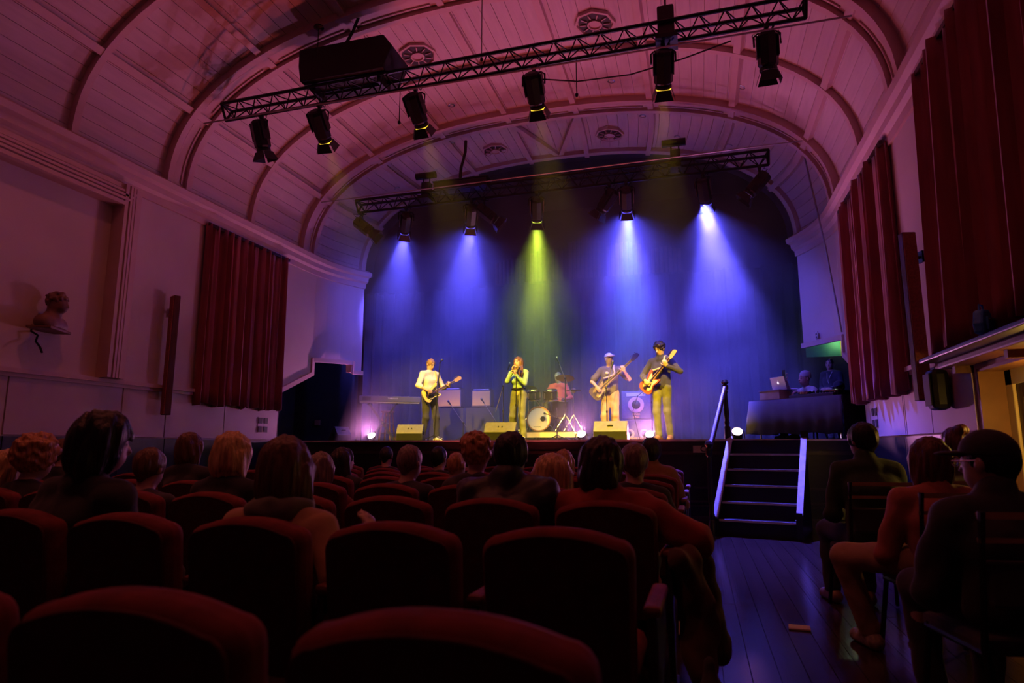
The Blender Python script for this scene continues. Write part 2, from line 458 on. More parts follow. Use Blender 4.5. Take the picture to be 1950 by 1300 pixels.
# ------------------------------------------------------------------ curtains
def curtain(name, label, m, p0, p1, z0, z1, folds, depth, normal, seed, th=0.012, gather=0.75, hem=0.03, cat='curtain', skew=(0, 0)):
    """pleated cloth hanging between p0 and p1 (floor-plan points); normal points into the room"""
    rnd = random.Random(seed)
    p0 = Vector((p0[0], p0[1], 0)); p1 = Vector((p1[0], p1[1], 0)); nrm = Vector((normal[0], normal[1], 0)).normalized()
    n = folds * 10; nz = 12
    ph = [rnd.uniform(-0.5, 0.5) for _ in range(folds + 1)]; am = [rnd.uniform(0.6, 1.25) for _ in range(folds + 1)]
    root = thing(name, label, cat, ((p0.x + p1.x) / 2, (p0.y + p1.y) / 2, z0))
    base = Vector(root.location); mb = MB(); vs = []
    for j in range(nz + 1):
        t = j / nz
        for i in range(n + 1):
            s = i / n; k = s * folds; ki = min(folds - 1, int(k)); fr = k - ki
            a = am[ki] * (1 - fr) + am[ki + 1] * fr; f0 = ph[ki] * (1 - fr) + ph[ki + 1] * fr
            amp = depth * a * (gather + (1 - gather) * (1 - t))
            off = amp * (0.5 + 0.5 * math.sin(2 * PI * k + f0 * (1.2 + 0.8 * (1 - t)))) + depth * 0.12 * math.sin(2 * PI * k * 2.3 + f0 * 5)
            q = p0.lerp(p1, s) + nrm * (off + 0.02)
            q = q + (p1 - p0) * (((1 - t) * (skew[0] * (1 - s) + skew[1] * s)))
            q.z = z0 + (z1 - z0) * t + (hem * math.sin(k * 1.7 + f0 * 4) * (1 - t) ** 3)
            vs.append(q - base)
    m_ = n + 1
    fs = [(j * m_ + i, j * m_ + i + 1, (j + 1) * m_ + i + 1, (j + 1) * m_ + i) for j in range(nz) for i in range(n)]
    o = mb.add(vs, fs).build('drape', m, root, smooth=True)
    sd = o.modifiers.new('thick', 'SOLIDIFY'); sd.thickness = th; sd.offset = 0
    d = p1 - p0
    MB().box(p0.lerp(p1, 0.5) + nrm * (depth * 0.5 + 0.02) - base + Vector((0, 0, z1 - 0.01)), (d.length, 0.03, 0.05), d.to_track_quat('X', 'Z').to_matrix()).build('heading_rail', DARKWOOD, root)
    return root
curtain('curtain', 'red velvet curtain hanging on the left wall', REDVELVET, (XL, 8.02), (XL, 10.12), 1.86, 4.70, 13, 0.14, (1, 0), 3)
curtain('curtain', 'red velvet curtain on the right wall beside the stage', REDVELVET, (XR, 10.35), (XR, 7.95), 1.82, 4.74, 12, 0.16, (-1, 0), 5)
curtain('curtain', 'tall dark red curtain above the lit doorway on the right', REDVELVET, (XR, 6.62), (XR, 3.0), 2.06, 4.78, 19, 0.20, (-1, 0), 8, skew=(-0.04, 0))
bd = curtain('backdrop_curtain', 'wide dark pleated curtain closing the back of the stage', BACKDROP, (-8.6, 15.55), (4.4, 15.55), SZ + 0.02, 5.36, 46, 0.16, (0, -1), 11, gather=0.9, hem=0.0)

# ------------------------------------------------------------------ organ pipes high on the back wall
PIPE = mat('dull gilt organ pipe', (0.34, 0.22, 0.15), 0.45, metal=0.5, var=0.25, scale=5)
org = thing('pipe_organ', 'row of dull organ pipes above the stage backdrop', 'organ', (-2.6, 15.8, 5.2))
x = -2.35; i = 0
grp = [(-2.4, -1.55, 0.95), (-1.45, -0.55, 1.15), (-0.42, 0.42, 1.35), (0.55, 1.45, 1.15), (1.55, 2.4, 0.95)]
for a, b, h in grp:
    n = 8; c = (a + b) / 2
    for k in range(n):
        px_ = a + (b - a) * (k + 0.5) / n; hh = h - 0.25 * abs(px_ - c) / (b - a)
        r_ = (b - a) / n * 0.42
        MB().lathe([(r_ * 0.5, 0), (r_, 0.12), (r_, hh), (r_ * 0.96, hh)], (px_, 0, 0), 12).build('pipe', PIPE, org, smooth=True)
MB().box((0, 0.13, -0.06), (5.0, 0.53, 0.12)).build('pipe_ledge', DARKWOOD, org)

# ------------------------------------------------------------------ trusses and steel cables
unit = MB().cyl((0, 0, 0), (0, 0, 1), 1, n=6).build('u', TRUSSMETAL); UNIT = unit.data; bpy.data.objects.remove(unit)
def rod(name, parent, a, b, r):
    a = Vector(a); b = Vector(b); d = b - a
    return inst(name, UNIT, parent, a, d.to_track_quat('Z', 'Y').to_euler(), (r, r, d.length))
def truss(label, p0, p1, side=0.24, step=0.29):
    p0 = Vector(p0); p1 = Vector(p1); d = p1 - p0; L = d.length; ang = math.atan2(d.y, d.x)
    r = thing('lighting_truss', label, 'truss', p0, ang)
    tilt = math.asin(d.z / L)
    h = side * 0.87
    ch = [(-side / 2, 0), (side / 2, 0), (0, -h)]
    f = lambda s, c: (s * math.cos(tilt), c[0], s * math.sin(tilt) + c[1])
    for c in ch: rod('chord', r, f(0, c), f(L, c), 0.024)
    n = int(L / step)
    for a, b in ((0, 2), (1, 2), (0, 1)):
        for i in range(n):
            s0, s1, s2 = i * L / n, (i + 0.5) * L / n, (i + 1) * L / n
            rod('brace', r, f(s0, ch[a]), f(s1, ch[b]), 0.009)
            if (a, b) != (0, 1): rod('brace', r, f(s1, ch[b]), f(s2, ch[a]), 0.009)
    for s in (0, L):
        for a, b in ((0, 1), (1, 2), (0, 2)): rod('end_bar', r, f(s, ch[a]), f(s, ch[b]), 0.02)
    return r
T1a, T1b = P(432, 205, A1), P(1532, 3, A1)
T2a, T2b = P(683, 386, A2), P(1462, 291, A2)
truss('black lighting truss nearer the audience, with amber lamps', T1a, T1b)
truss('black lighting truss above the stage edge, with blue lamps', T2a, T2b)
STEEL = mat('steel cable', (0.30, 0.26, 0.27), 0.4, metal=0.7, var=0.1)
def cable(name, label, pts, r, m=RUBBER, cat='cable'):
    b = Vector(pts[0]); o = MB().tube([Vector(p) - b for p in pts], r, 6).build(name, m, None, smooth=True); o.location = b
    return tag(o, label, cat)
def sag(a, b, s, n=10):
    a = Vector(a); b = Vector(b)
    return [a.lerp(b, i / n) - Vector((0, 0, s * 4 * (i / n) * (1 - i / n))) for i in range(n + 1)]
cable('steel_cable', 'taut steel cable strung along the stage edge truss', [P(612, 385, A2 - 0.3), P(1528, 268, A2 - 0.3)], 0.012, STEEL)
cable('steel_cable', 'taut steel cable strung beneath the front truss', [P(388, 235, A1 - 0.3), P(1622, 30, A1 - 0.3)], 0.012, STEEL)
cable('power_cable', 'thin black cable sagging under the right of the front truss', [P(1018, 150, A1), P(1100, 155, A1), P(1200, 142, A1), P(1300, 112, A1), P(1392, 78, A1)], 0.010)
cable('power_cable', 'black cables dropping from the ceiling to the black cabinet', [P(687, -8, 7.3), P(684, 30, 7.3), P(672, 60, 7.3), P(655, 90, 7.3)], 0.022)
cable('power_cable', 'black cable dropping from the ceiling to the stage edge truss', [P(887, 268, 10.5), P(886, 290, 10.5), P(878, 320, 10.5), P(876, 345, 10.6)], 0.03)
cable('hoist_rope', 'pale rope running down the right wall from the ceiling arch', [P(1530, 290, 11.1), P(1572, 470, 11.1), P(1603, 632, 11.1)], 0.014, STEEL, 'rope')
for n_, (px_, py_, y_) in enumerate(((607, 55, 6.9), (918, 0, 7.36), (1097, 112, 7.36), (762, 172, 7.4))):
    L = (0.42, 0.9, 0.52, 0.5)[n_]; b = P(px_, py_, y_)
    r = thing('hanging_sensor', ('black disc sensor hanging on a rod from the ceiling', 'pair of thin wires dropping to the front truss', 'thin pendant wire with a small tip between the front truss lamps', 'thin pendant wire with a small tip left of the front truss')[n_], 'pendant', b)
    MB().tube([(0, 0, 0), (0, 0, -L)], 0.006, 6).build('wire', RUBBER, r)
    MB().lathe([(0.01, 0), (0.07 if n_ == 0 else 0.02, 0.015), (0.06 if n_ == 0 else 0.02, 0.04), (0.01, 0.05)], (0, 0, 0) if n_ == 0 else (0, 0, -L), 12).build('disc' if n_ == 0 else 'tip', BLACKMETAL, r)

# ------------------------------------------------------------------ stage lamps
def lens_mat(name, c, s):
    return mat('lit lens ' + name, (0.9, 0.9, 0.9), 0.2, emit=c, emit_s=s, var=0.02)
LENS_OFF = mat('unlit lens', (0.05, 0.05, 0.06), 0.1, var=0.1)
def lamp(label, hook, d, lit=None, watts=0, ang=30, cname='', lens_s=6, blend=0.6, L=0.40, housing=BLACKMETAL, group=None, name='stage_lamp', spill=0.0, spill_ang=None):
    d = Vector(d).normalized()
    r = thing(name, label, 'stage lamp', hook, 0, group)
    piv = Vector((0, 0, -0.20))
    M = d.to_track_quat('-Z', 'Y').to_matrix()
    T = lambda q: M @ Vector(q) + piv
    class LB(MB):
        def build(s, *a, **k):
            s.v = [tuple(T(q)) for q in s.v]; return MB.build(s, *a, **k)
    # octagonal housing with a stepped rear cap
    LB().lathe([(0.06, 0.16), (0.10, 0.14), (0.115, 0.10), (0.115, -0.22), (0.10, -0.24), (0.085, -0.26)], (0, 0, 0), 8).build('housing', housing, r)
    for q_ in (-0.118, 0.118): LB().box((q_, 0, 0.0), (0.012, 0.12, 0.26)).build('cooling_fin', housing, r)
    LB().lathe([(0.085, -0.25), (0.10, -0.26), (0.10, -0.29), (0.085, -0.30)], (0, 0, 0), 16, None, True).build('front_ring', housing, r)
    LB().lathe([(0.08, -0.285), (0.082, -0.292), (0.03, -0.300)], (0, 0, 0), 16).build('lens', lens_mat(cname, lit, lens_s) if lit else LENS_OFF, r, smooth=True)
    if lit: LB().lathe([(0.088, -0.300), (0.0935, -0.302), (0.0935, -0.312), (0.088, -0.314)], (0, 0, 0), 16, None, True).build('leak_glow_ring', lens_mat('gap ' + cname, lit, 1.6), r)  # emissive ring stands in for light leaking at the gel frame
    for k in range(4):
        a = k * PI / 2; c, s_ = math.cos(a), math.sin(a)
        w0, w1, z0, z1, o0, o1 = 0.075, 0.115, -0.30, -0.42, 0.092, 0.135
        vs = []
        for t in (0, 0.004):
            for w, z, o in ((-w0, z0, o0 + t), (w0, z0, o0 + t), (w1, z1, o1 + t), (-w1, z1, o1 + t)):
                vs.append((o * c - w * s_, o * s_ + w * c, z))
        LB().add(vs, [(0, 1, 2, 3), (7, 6, 5, 4), (0, 4, 5, 1), (1, 5, 6, 2), (2, 6, 7, 3), (3, 7, 4, 0)]).build('barn_door', housing, r)
    # yoke hangs from the hook; its plane follows the lamp's pan
    hd = Vector((d.x, d.y, 0)); hd = hd.normalized() if hd.length > 1e-3 else Vector((0, 1, 0))
    sx = Vector((hd.y, -hd.x, 0)) * 0.145
    MB().tube([piv - sx, piv - sx + Vector((0, 0, 0.13)), piv - sx * 0.7 + Vector((0, 0, 0.165)), piv + sx * 0.7 + Vector((0, 0, 0.165)), piv + sx + Vector((0, 0, 0.13)), piv + sx], 0.012, 6).build('yoke', BLACKMETAL, r, smooth=True)
    MB().cyl((0, 0, -0.04), (0, 0, 0.03), 0.022, n=8).box((0, 0, 0.035), (0.05, 0.07, 0.05)).build('clamp', BLACKMETAL, r)
    MB().tube([T((0.03, 0.05, 0.15)), T((0.08, 0.06, 0.24)), Vector((0.07, 0.03, 0.02)), Vector((0.10, 0, 0.06))], 0.007, 6).build('lead', RUBBER, r, smooth=True)
    if lit:
        spot('beam', r, T((0, 0, -0.31)), d, lit, watts, ang, blend, 0.06)
        if spill: spot('beam_spill', r, T((0, 0, -0.31)), d, lit, watts * spill, spill_ang or min(150, ang * 2.4), 1.0, 0.06)
    return r
zt1 = lambda X: T1a.z + (X - T1a.x) / (T1b.x - T1a.x) * (T1b.z - T1a.z) - 0.27
zt2 = lambda X: T2a.z + (X - T2a.x) / (T2b.x - T2a.x) * (T2b.z - T2a.z) - 0.27
def hook1(px_, py_): 
    q = P(px_, py_, A1); return Vector((q.x, A1, zt1(q.x)))
def hook2(px_, py_):
    q = P(px_, py_, A2); return Vector((q.x, A2, zt2(q.x)))
FRONT = [(497, 222, None, (-5.6, 8.6, 2.0), 'unlit black lamp at the left end of the front truss'),
         (608, 202, 1, (-5.4, 12.4, 1.75), 'amber lamp second from the left on the front truss'),
         (791, 155, 1, (-3.2, 12.1, 1.6), 'amber lamp third from the left on the front truss'),
         (1016, 122, 1, (-1.9, 12.3, 1.6), 'amber lamp hanging midway along the front truss'),
         (1262, 88, 1, (-0.6, 12.0, 1.6), 'amber lamp under the hoist motor on the front truss'),
         (1459, 52, None, (1.0, 8.4, 2.0), 'unlit black lamp at the right end of the front truss')]
for px_, py_, on, tgt, lab in FRONT:
    h = hook1(px_, py_)
    lamp(lab, h, Vector(tgt) - h, AMBER if on else None, AMBER_W, 32, 'amber', 3.0, 0.6, group='lamps on the front truss')
OLIVE = mat('grey lamp housing', (0.06, 0.055, 0.045), 0.5, metal=0.3, var=0.2)
lamp('unlit grey lamp tilted inward at the left end of the stage truss', hook2(690, 397), (0.75, 0.2, -0.62), None, group='lamps on the stage truss', housing=OLIVE)
lamp('blue lamp nearest the left end of the stage truss', hook2(774, 388), P(748, 630, 13.5) - hook2(774, 388), BLUE, BLUE_W * 0.9, 42, 'blue', 10, 1.0, group='lamps on the stage truss', spill=0.05)
lamp('blue lamp left of centre on the stage truss, under the long black case', hook2(898, 377), P(880, 630, 13.5) - hook2(898, 377), BLUE, BLUE_W, 46, 'blue', 10, 1.0, group='lamps on the stage truss', spill=0.16)
lamp('unlit lamp tilted sideways beside the long black case on the stage truss', hook2(922, 374), (0.7, 0.3, -0.6), None, group='lamps on the stage truss')
lamp('lime green lamp at the middle of the stage truss', hook2(1022, 362), P(1024, 620, 12.9) - hook2(1022, 362), LIME, LIME_W, 24, 'lime', 12, 1.0, group='lamps on the stage truss', spill=0.16)
lamp('unlit lamp tilted left between the lime and pale blue lamps', hook2(1160, 350), (-0.6, 0.25, -0.75), None, group='lamps on the stage truss')
lc = lamp('pale blue lamp right of centre, brightest on the stage truss', hook2(1192, 346), P(1200, 630, 13.6) - hook2(1192, 346), BLUE, BLUE_W * 1.5, 48, 'pale', 16, 1.0, group='lamps on the stage truss', spill=0.16)
spot('inner_beam', lc, (0, 0.3, -0.45), P(1200, 630, 13.6) - hook2(1192, 346), (0.30, 0.80, 0.62), 2400, 26, 1.0, 0.05)
lb = lamp('blue lamp nearest the right end of the stage truss', hook2(1338, 328), P(1385, 640, 12.6) - hook2(1338, 328), BLUE, BLUE_W * 1.6, 50, 'blue', 10, 1.0, group='lamps on the stage truss', spill=0.06, spill_ang=115)
spot('added_step_beam', lb, (0, 0.0, -0.5), (0.12, -0.42, -1), BLUE, 5200, 54, 1.0, 0.06)  # added second beam that turns the steps and aisle floor blue
lamp('unlit black lamp tilted inward at the right end of the stage truss', hook2(1446, 318), (-0.65, 0.1, -0.7), None, group='lamps on the stage truss')

# cabinets, motors and brackets on the trusses
c0 = P(596, 150, A1 + 0.05); c1 = P(748, 108, A1 + 0.05)
cab = thing('black_cabinet', 'large black angled cabinet sitting on the front truss', 'cabinet', (c0 + c1) / 2 - Vector((0, 0, 0.02)))
Lc = (c1 - c0).length
MB().prism([(-Lc / 2 - 0.02, -0.24), (Lc / 2 - 0.02, -0.24), (Lc / 2 + 0.12, 0.06), (Lc / 2 - 0.02, 0.25), (-Lc / 2 - 0.06, 0.25), (-Lc / 2 - 0.06, 0.0)], 0.55, Matrix.Rotation(R(90), 3, 'X'), (0, 0.28, 0)).build('case', mat('black case paint', (0.006, 0.006, 0.006), 0.6, var=0.2), cab, bevel=0.012)
MB().cyl((-Lc / 2 - 0.14, 0, 0.06), (-Lc / 2 - 0.05, 0, 0.06), 0.11, 0.14, 14).build('fan_hub', BLACKMETAL, cab)
for sx_ in (-0.4, 0.4): MB().box((sx_ * Lc, 0, -0.30), (0.05, 0.3, 0.12)).build('mounting_foot', BLACKMETAL, cab)
m0 = P(1268, 45, A1)
mo = thing('hoist_motor', 'brown black hoist motor box above the front truss', 'hoist', m0 - Vector((0, 0, 0.25)))
MB().box((0, 0, 0.22), (0.20, 0.2, 0.44)).build('motor_body', mat('brown motor paint', (0.03, 0.014, 0.012), 0.5, var=0.2), mo, bevel=0.02)
MB().box((0, 0, 0.0), (0.26, 0.3, 0.05)).build('bracket', BLACKMETAL, mo)
MB().tube([(0, 0, 0.44), (0, 0, 0.95)], 0.012, 6).build('chain', BLACKMETAL, mo)
for k, (px_, py_, lab) in enumerate(((810, 330, 'black clamp device standing on the stage truss, left side'), (1285, 272, 'black clamp device standing on the stage truss, right side'))):
    b = P(px_, py_ + 52, A2); r = thing('truss_device', lab, 'device', b)
    MB().box((0.02, 0, 0.22), (0.17, 0.14, 0.26)).build('column_body', BLACKMETAL, r, bevel=0.01)
    MB().cyl((-0.20, 0, 0.50), (0.20, 0, 0.50), 0.065, n=12).build('head_bar', BLACKMETAL, r)
    for q in (-0.05, 0.08): MB().cyl((q, 0, 0.34), (q, 0, 0.46), 0.012, n=6).build('strut', BLACKMETAL, r)
    MB().box((0, 0, 0.04), (0.22, 0.26, 0.06)).build('clamp_plate', BLACKMETAL, r)
b = P(880, 357, A2 - 0.05)
r = thing('long_case', 'long flat black case lying on the stage truss', 'case', b - Vector((0, 0, 0.07)))
MB().box((0, 0, 0.1), (1.04, 0.28, 0.15)).build('case_body', BLACKMETAL, r, bevel=0.012)
MB().box((0, 0, 0.185), (1.08, 0.3, 0.02)).build('case_lid', BLACKMETAL, r)
for q in (-0.35, 0.35): MB().box((q, 0, 0.012), (0.05, 0.3, 0.024)).build('case_foot', BLACKMETAL, r)

# ------------------------------------------------------------------ ceiling roses and downlights
def ceil_at(px_, py_):
    y = 3.0
    while y < 12.3:
        q = P(px_, py_, y); u = q.x - XC
        if abs(u) < HW - 0.01:
            if q.z >= vault(a_of_u(u / taper(y)[0]), y).z: return q, a_of_u(u / taper(y)[0])
        y += 0.05
    return None, None
def ceil_frame(q, a):
    e = 0.02; t = (vault(min(1, a + e), q.y) - vault(max(-1, a - e), q.y)).normalized()
    dn = t.cross(Vector((0, 1, 0)))
    if dn.z > 0: dn = -dn
    M = Matrix((t, dn.cross(t), dn)).transposed()
    return M
BRONZE = mat('dull bronze grille', (0.05, 0.035, 0.03), 0.5, metal=0.4, var=0.2)
for k, (px_, py_, lab) in enumerate(((795, 103, 'octagonal ceiling rose beside the black cabinet'), (1133, 42, 'octagonal ceiling rose above the front truss'), (943, 285, 'octagonal ceiling rose above the stage, left one'), (1161, 254, 'octagonal ceiling rose above the stage, right one'))):
    q, a = ceil_at(px_, py_)
    if q is None: continue
    M = ceil_frame(q, a); r = thing('ceiling_rose', lab, 'vent', q, 0, 'octagonal ceiling roses'); r.rotation_euler = M.to_euler()
    s_ = 0.30 if k < 2 else 0.28
    MB().lathe([(s_, -0.02), (s_, 0.045), (s_ * 0.9, 0.05), (s_ * 0.86, 0.02), (0.02, 0.015)], (0, 0, 0), 8).build('octagon_frame', MOULD, r)
    MB().lathe([(s_ * 0.8, 0.0), (s_ * 0.8, 0.03), (0.02, 0.03)], (0, 0, 0), 24).build('grille_disc', BRONZE, r)
    for i in range(10):
        t = 2 * PI * i / 10
        MB().box((0.58 * s_ * math.cos(t), 0.58 * s_ * math.sin(t), 0.04), (0.3 * s_, 0.05 * s_, 0.02), (0, 0, t)).build('spoke', MOULD, r)
    MB().lathe([(s_ * 0.36, 0.02), (s_ * 0.36, 0.06), (s_ * 0.28, 0.065), (s_ * 0.26, 0.04), (0.01, 0.04)], (0, 0, 0), 20).build('hub_ring', MOULD, r)
DL = [(860, 200), (659, 278), (1164, 154), (1412, 165), (861, 272), (829, 325), (756, 358), (1224, 220), (1290, 260), (1390, 276), (510, 18), (848, 399), (1440, 70)]
DLL = ['below the middle amber lamps of the front truss', 'just right of the second amber lamp beam', 'under the front truss beside the hoist motor lamp', 'right of the hoist motor lamp towards the right wall', 'just past the stage arch at the left', 'over the left clamp device on the stage truss', 'furthest left above the stage truss', 'just past the stage arch near its crown', 'behind the right clamp device on the stage truss', 'furthest right above the stage truss', 'in the shaded ceiling at the upper left', 'low behind the left of the stage truss', 'in the ceiling at the far right of the front truss']
for k, (px_, py_) in enumerate(DL):
    q, a = ceil_at(px_, py_)
    if q is None: continue
    r = thing('downlight', 'small round chrome downlight ' + DLL[k], 'downlight', q, 0, 'small ceiling downlights'); r.rotation_euler = ceil_frame(q, a).to_euler()
    MB().lathe([(0.062, -0.02), (0.062, 0.012), (0.048, 0.016), (0.042, -0.005), (0.02, -0.01)], (0, 0, 0), 14).build('bezel', CHROME, r, smooth=True)
    MB().lathe([(0.04, -0.006), (0.03, 0.004), (0.005, 0.008)], (0, 0, 0), 12).build('bulb', mat('dim bulb glass', (0.6, 0.6, 0.7), 0.1, var=0.05), r, smooth=True)

# added unseen red downlights, put in to warm the seat tops and heads
for k, (x, y, lab) in enumerate(((-5.0, 1.4, 'added unseen downlight over the left seats nearest the viewer'), (-0.9, 1.4, 'added unseen downlight over the aisle seats nearest the viewer'), (-5.0, 4.9, 'added unseen downlight over the left middle seats'), (-0.9, 4.9, 'added unseen downlight over the aisle beside the middle seats'))):
    a = a_of_u(x - XC); q = vault(a, y); r = thing('downlight', lab, 'downlight', q, 0, 'added dim red downlights over the seats'); r.rotation_euler = ceil_frame(q, a).to_euler()
    MB().lathe([(0.075, -0.02), (0.075, 0.012), (0.058, 0.016), (0.05, -0.005), (0.02, -0.01)], (0, 0, 0), 16).build('bezel', CHROME, r, smooth=True)
    MB().lathe([(0.05, -0.006), (0.03, 0.002), (0.005, 0.004)], (0, 0, 0), 14).build('bulb', mat('added red bulb', (0.8, 0.3, 0.2), 0.3, emit=SEATFILL, emit_s=2.0, var=0.02), r, smooth=True)
    o = spot('added_downlight_beam', r, (0, 0, 0.03), (0, 0, -1), SEATFILL, SEATFILL_W * (1.0 if x < -2 else 0.65), 110, 0.9, 0.08)
    o.rotation_euler = (ceil_frame(q, a).inverted() @ Vector((0, 0, -1))).to_track_quat('-Z', 'Y').to_euler()

# ------------------------------------------------------------------ wall fittings
REDBROWN = mat('red brown speaker veneer', (0.10, 0.028, 0.016), 0.5, var=0.3, scale=5, stretch=(6, 6, 0.6))
for side, lab in ((-1, 'slim brown column loudspeaker on the left wall'), (1, 'slim brown column loudspeaker on the right wall')):
    x = (XL if side < 0 else XR) - side * 0.15
    r = thing('column_loudspeaker', lab, 'loudspeaker', (x, 7.42 if side < 0 else 7.22, 1.66), R(-25 if side < 0 else 12), 'column loudspeakers')
    MB().box((0, 0, 0.86), (0.13, 0.09, 1.72)).build('cabinet', REDBROWN, r, bevel=0.008)
    MB().box((0, -0.048, 0.86), (0.122, 0.012, 1.70)).build('grille', mat('warm lit speaker cloth', (0.30, 0.085, 0.04), 0.8, var=0.3, scale=40), r)  # brighter than the cabinet: warm light on the front put into its colour
    for z in (0.25, 1.45):
        MB().tube([(0, 0.02, z), (side * 0.14, 0.02, z + 0.02)], 0.016, 6).box((side * 0.13, 0.02, z + 0.02), (0.02, 0.08, 0.12)).build('bracket', BLACKMETAL, r)
r = thing('wall_speaker', 'small black rounded speaker box on the wall behind the right column', 'loudspeaker', (XR - 0.12, 6.9, 1.55))
MB().box((0, 0, 0.19), (0.16, 0.22, 0.38)).build('case', BLACKMETAL, r, bevel=0.05); MB().box((-0.085, 0, 0.19), (0.012, 0.17, 0.3)).build('grille', RUBBER, r, bevel=0.004)
MB().box((0.1, 0, 0.19), (0.06, 0.06, 0.1)).build('bracket', BLACKMETAL, r)
for side, y, lab in ((-1, 9.72, 'block of four black wall sockets at the left of the stage'), (1, 9.62, 'block of four black wall sockets at the right of the stage')):
    x = (XL if side < 0 else XR) - side * 0.03
    r = thing('socket_plate', lab, 'sockets', (x, y, 1.60), 0, 'socket blocks')
    for i in (-1, 1):
        for k in (-1, 1): MB().box((0, i * 0.075, k * 0.075), (0.014, 0.10, 0.10)).build('socket', RUBBER, r, bevel=0.004)
    MB().box((side * 0.004, 0, 0), (0.006, 0.27, 0.27)).build('back_plate', DADO, r)
# big moulded frame round the bust niche
fr = thing('moulded_frame', 'large moulded wall frame around the bust', 'frame', (XL, 5.4, 2.09)); fr['kind'] = 'structure'; del fr['category']
flutes = [(0.05, 0.20), (0.02, 0.13), (0.03, 0.21), (0.025, 0.12), (0.03, 0.20), (0.025, 0.11), (0.03, 0.19), (0.02, 0.10), (0.06, 0.16), (0.02, 0.04)]
w0 = 0.0
for w_, d0 in flutes:
    MB().box((d0 / 2 - 0.005, 0.98 + w0 + w_ / 2, 1.29), (d0 + 0.01, w_ + 0.001, 2.58)).build('jamb_strip', MOULD, fr)
    MB().box((d0 / 2 - 0.005, -0.98 - w0 - w_ / 2, 1.29), (d0 + 0.01, w_ + 0.001, 2.58)).build('jamb_strip', MOULD, fr)
    MB().box((d0 / 2 - 0.005, 0, 2.29 + w0 + w_ / 2), (d0 + 0.01, 1.96 + 2 * w0, w_ + 0.001)).build('head_strip', MOULD, fr)
    w0 += w_
# exit sign, letter plate, notice
WHITE = mat('white sign enamel', (0.75, 0.75, 0.72), 0.4, var=0.03); DGREEN = mat('dark sign print', (0.02, 0.03, 0.03), 0.5, var=0.1)
q = P(1558, 638, 12.0)
r = thing('exit_sign', 'small white exit sign above the right stage wing', 'sign', (wall_x(1, q.y) - 0.03, q.y, q.z)); 
MB().box((0, 0, 0), (0.015, 0.14, 0.12)).build('plate', WHITE, r)
text('lettering', 'EXIT', 0.055, r, (-0.009, 0, 0.02), (PI / 2, 0, -PI / 2), DGREEN); MB().box((-0.009, 0, -0.035), (0.004, 0.10, 0.025)).build('arrow_bar', DGREEN, r)
q = P(1333, 855, SY - 0.03)
r = thing('letter_plate', 'cream plate with the letter C on the stage front', 'sign', (q.x, SY - 0.045, q.z))
MB().box((0, 0, 0), (0.2, 0.02, 0.10)).build('plate', mat('cream enamel plate', (0.42, 0.34, 0.25), 0.5, var=0.08), r)
text('lettering', 'C', 0.12, r, (0.045, -0.012, 0), (PI / 2, 0, 0), DGREEN, bold=True)
q = P(583, 801, 12.3)
r = tag(MB().box((0, 0, 0), (0.14, 0.03, 0.12)).box((0, -0.018, 0), (0.11, 0.01, 0.09)).build('wall_notice', mat('brown notice card', (0.22, 0.12, 0.08), 0.6, var=0.15)), 'small brown framed notice in the dark left wing', 'notice'); r.location = (q.x - 0.35, 13.28, q.z)
struct('wall_wing_flat', MB().box((q.x - 0.3, 13.36, q.z + 0.3), (1.6, 0.12, 2.4)), STAGEBLACK)

# passage in the right wing; its green and yellow light is put into paint
gq = P(1573, 664, 14.7)
gp = thing('wing_passage', 'passage wall with green and yellow light painted on in the right wing', 'passage', (gq.x, 14.8, SZ)); gp['kind'] = 'structure'; del gp['category']
gz = gq.z - SZ
MB().box((-0.02, 0, gz), (0.72, 0.04, 0.50)).build('green_glow_panel', mat('green light paint', (0.05, 0.30, 0.12), 0.6, var=0.15), gp)
MB().box((0.33, -0.04, gz), (0.07, 0.05, 0.46)).build('yellow_glow_post', mat('yellow light paint', (0.65, 0.60, 0.05), 0.5, var=0.05), gp)
MB().box((0, -0.05, (gz - 0.16) / 2), (0.9, 0.05, gz - 0.16)).build('dark_flat', STAGEBLACK, gp)
MB().box((0, -0.05, gz + 0.6), (0.9, 0.05, 0.72)).build('dark_flat', STAGEBLACK, gp)
MB().cyl((0.2, -0.20, gz + 0.20), (0.2, -0.20, gz + 0.26), 0.04, n=10).box((0.2, -0.12, gz + 0.25), (0.03, 0.16, 0.02)).build('added_passage_lamp', mat('added passage glow', (0.8, 0.8, 0.6), 0.4, emit=(0.9, 1.0, 0.6), emit_s=1.0, var=0.02), gp)  # added lamp, put in to brighten the passage panel
point('added_passage_light', gp, (0.22, -0.20, gz + 0.12), (0.9, 1.0, 0.6), 2.0, 0.04)

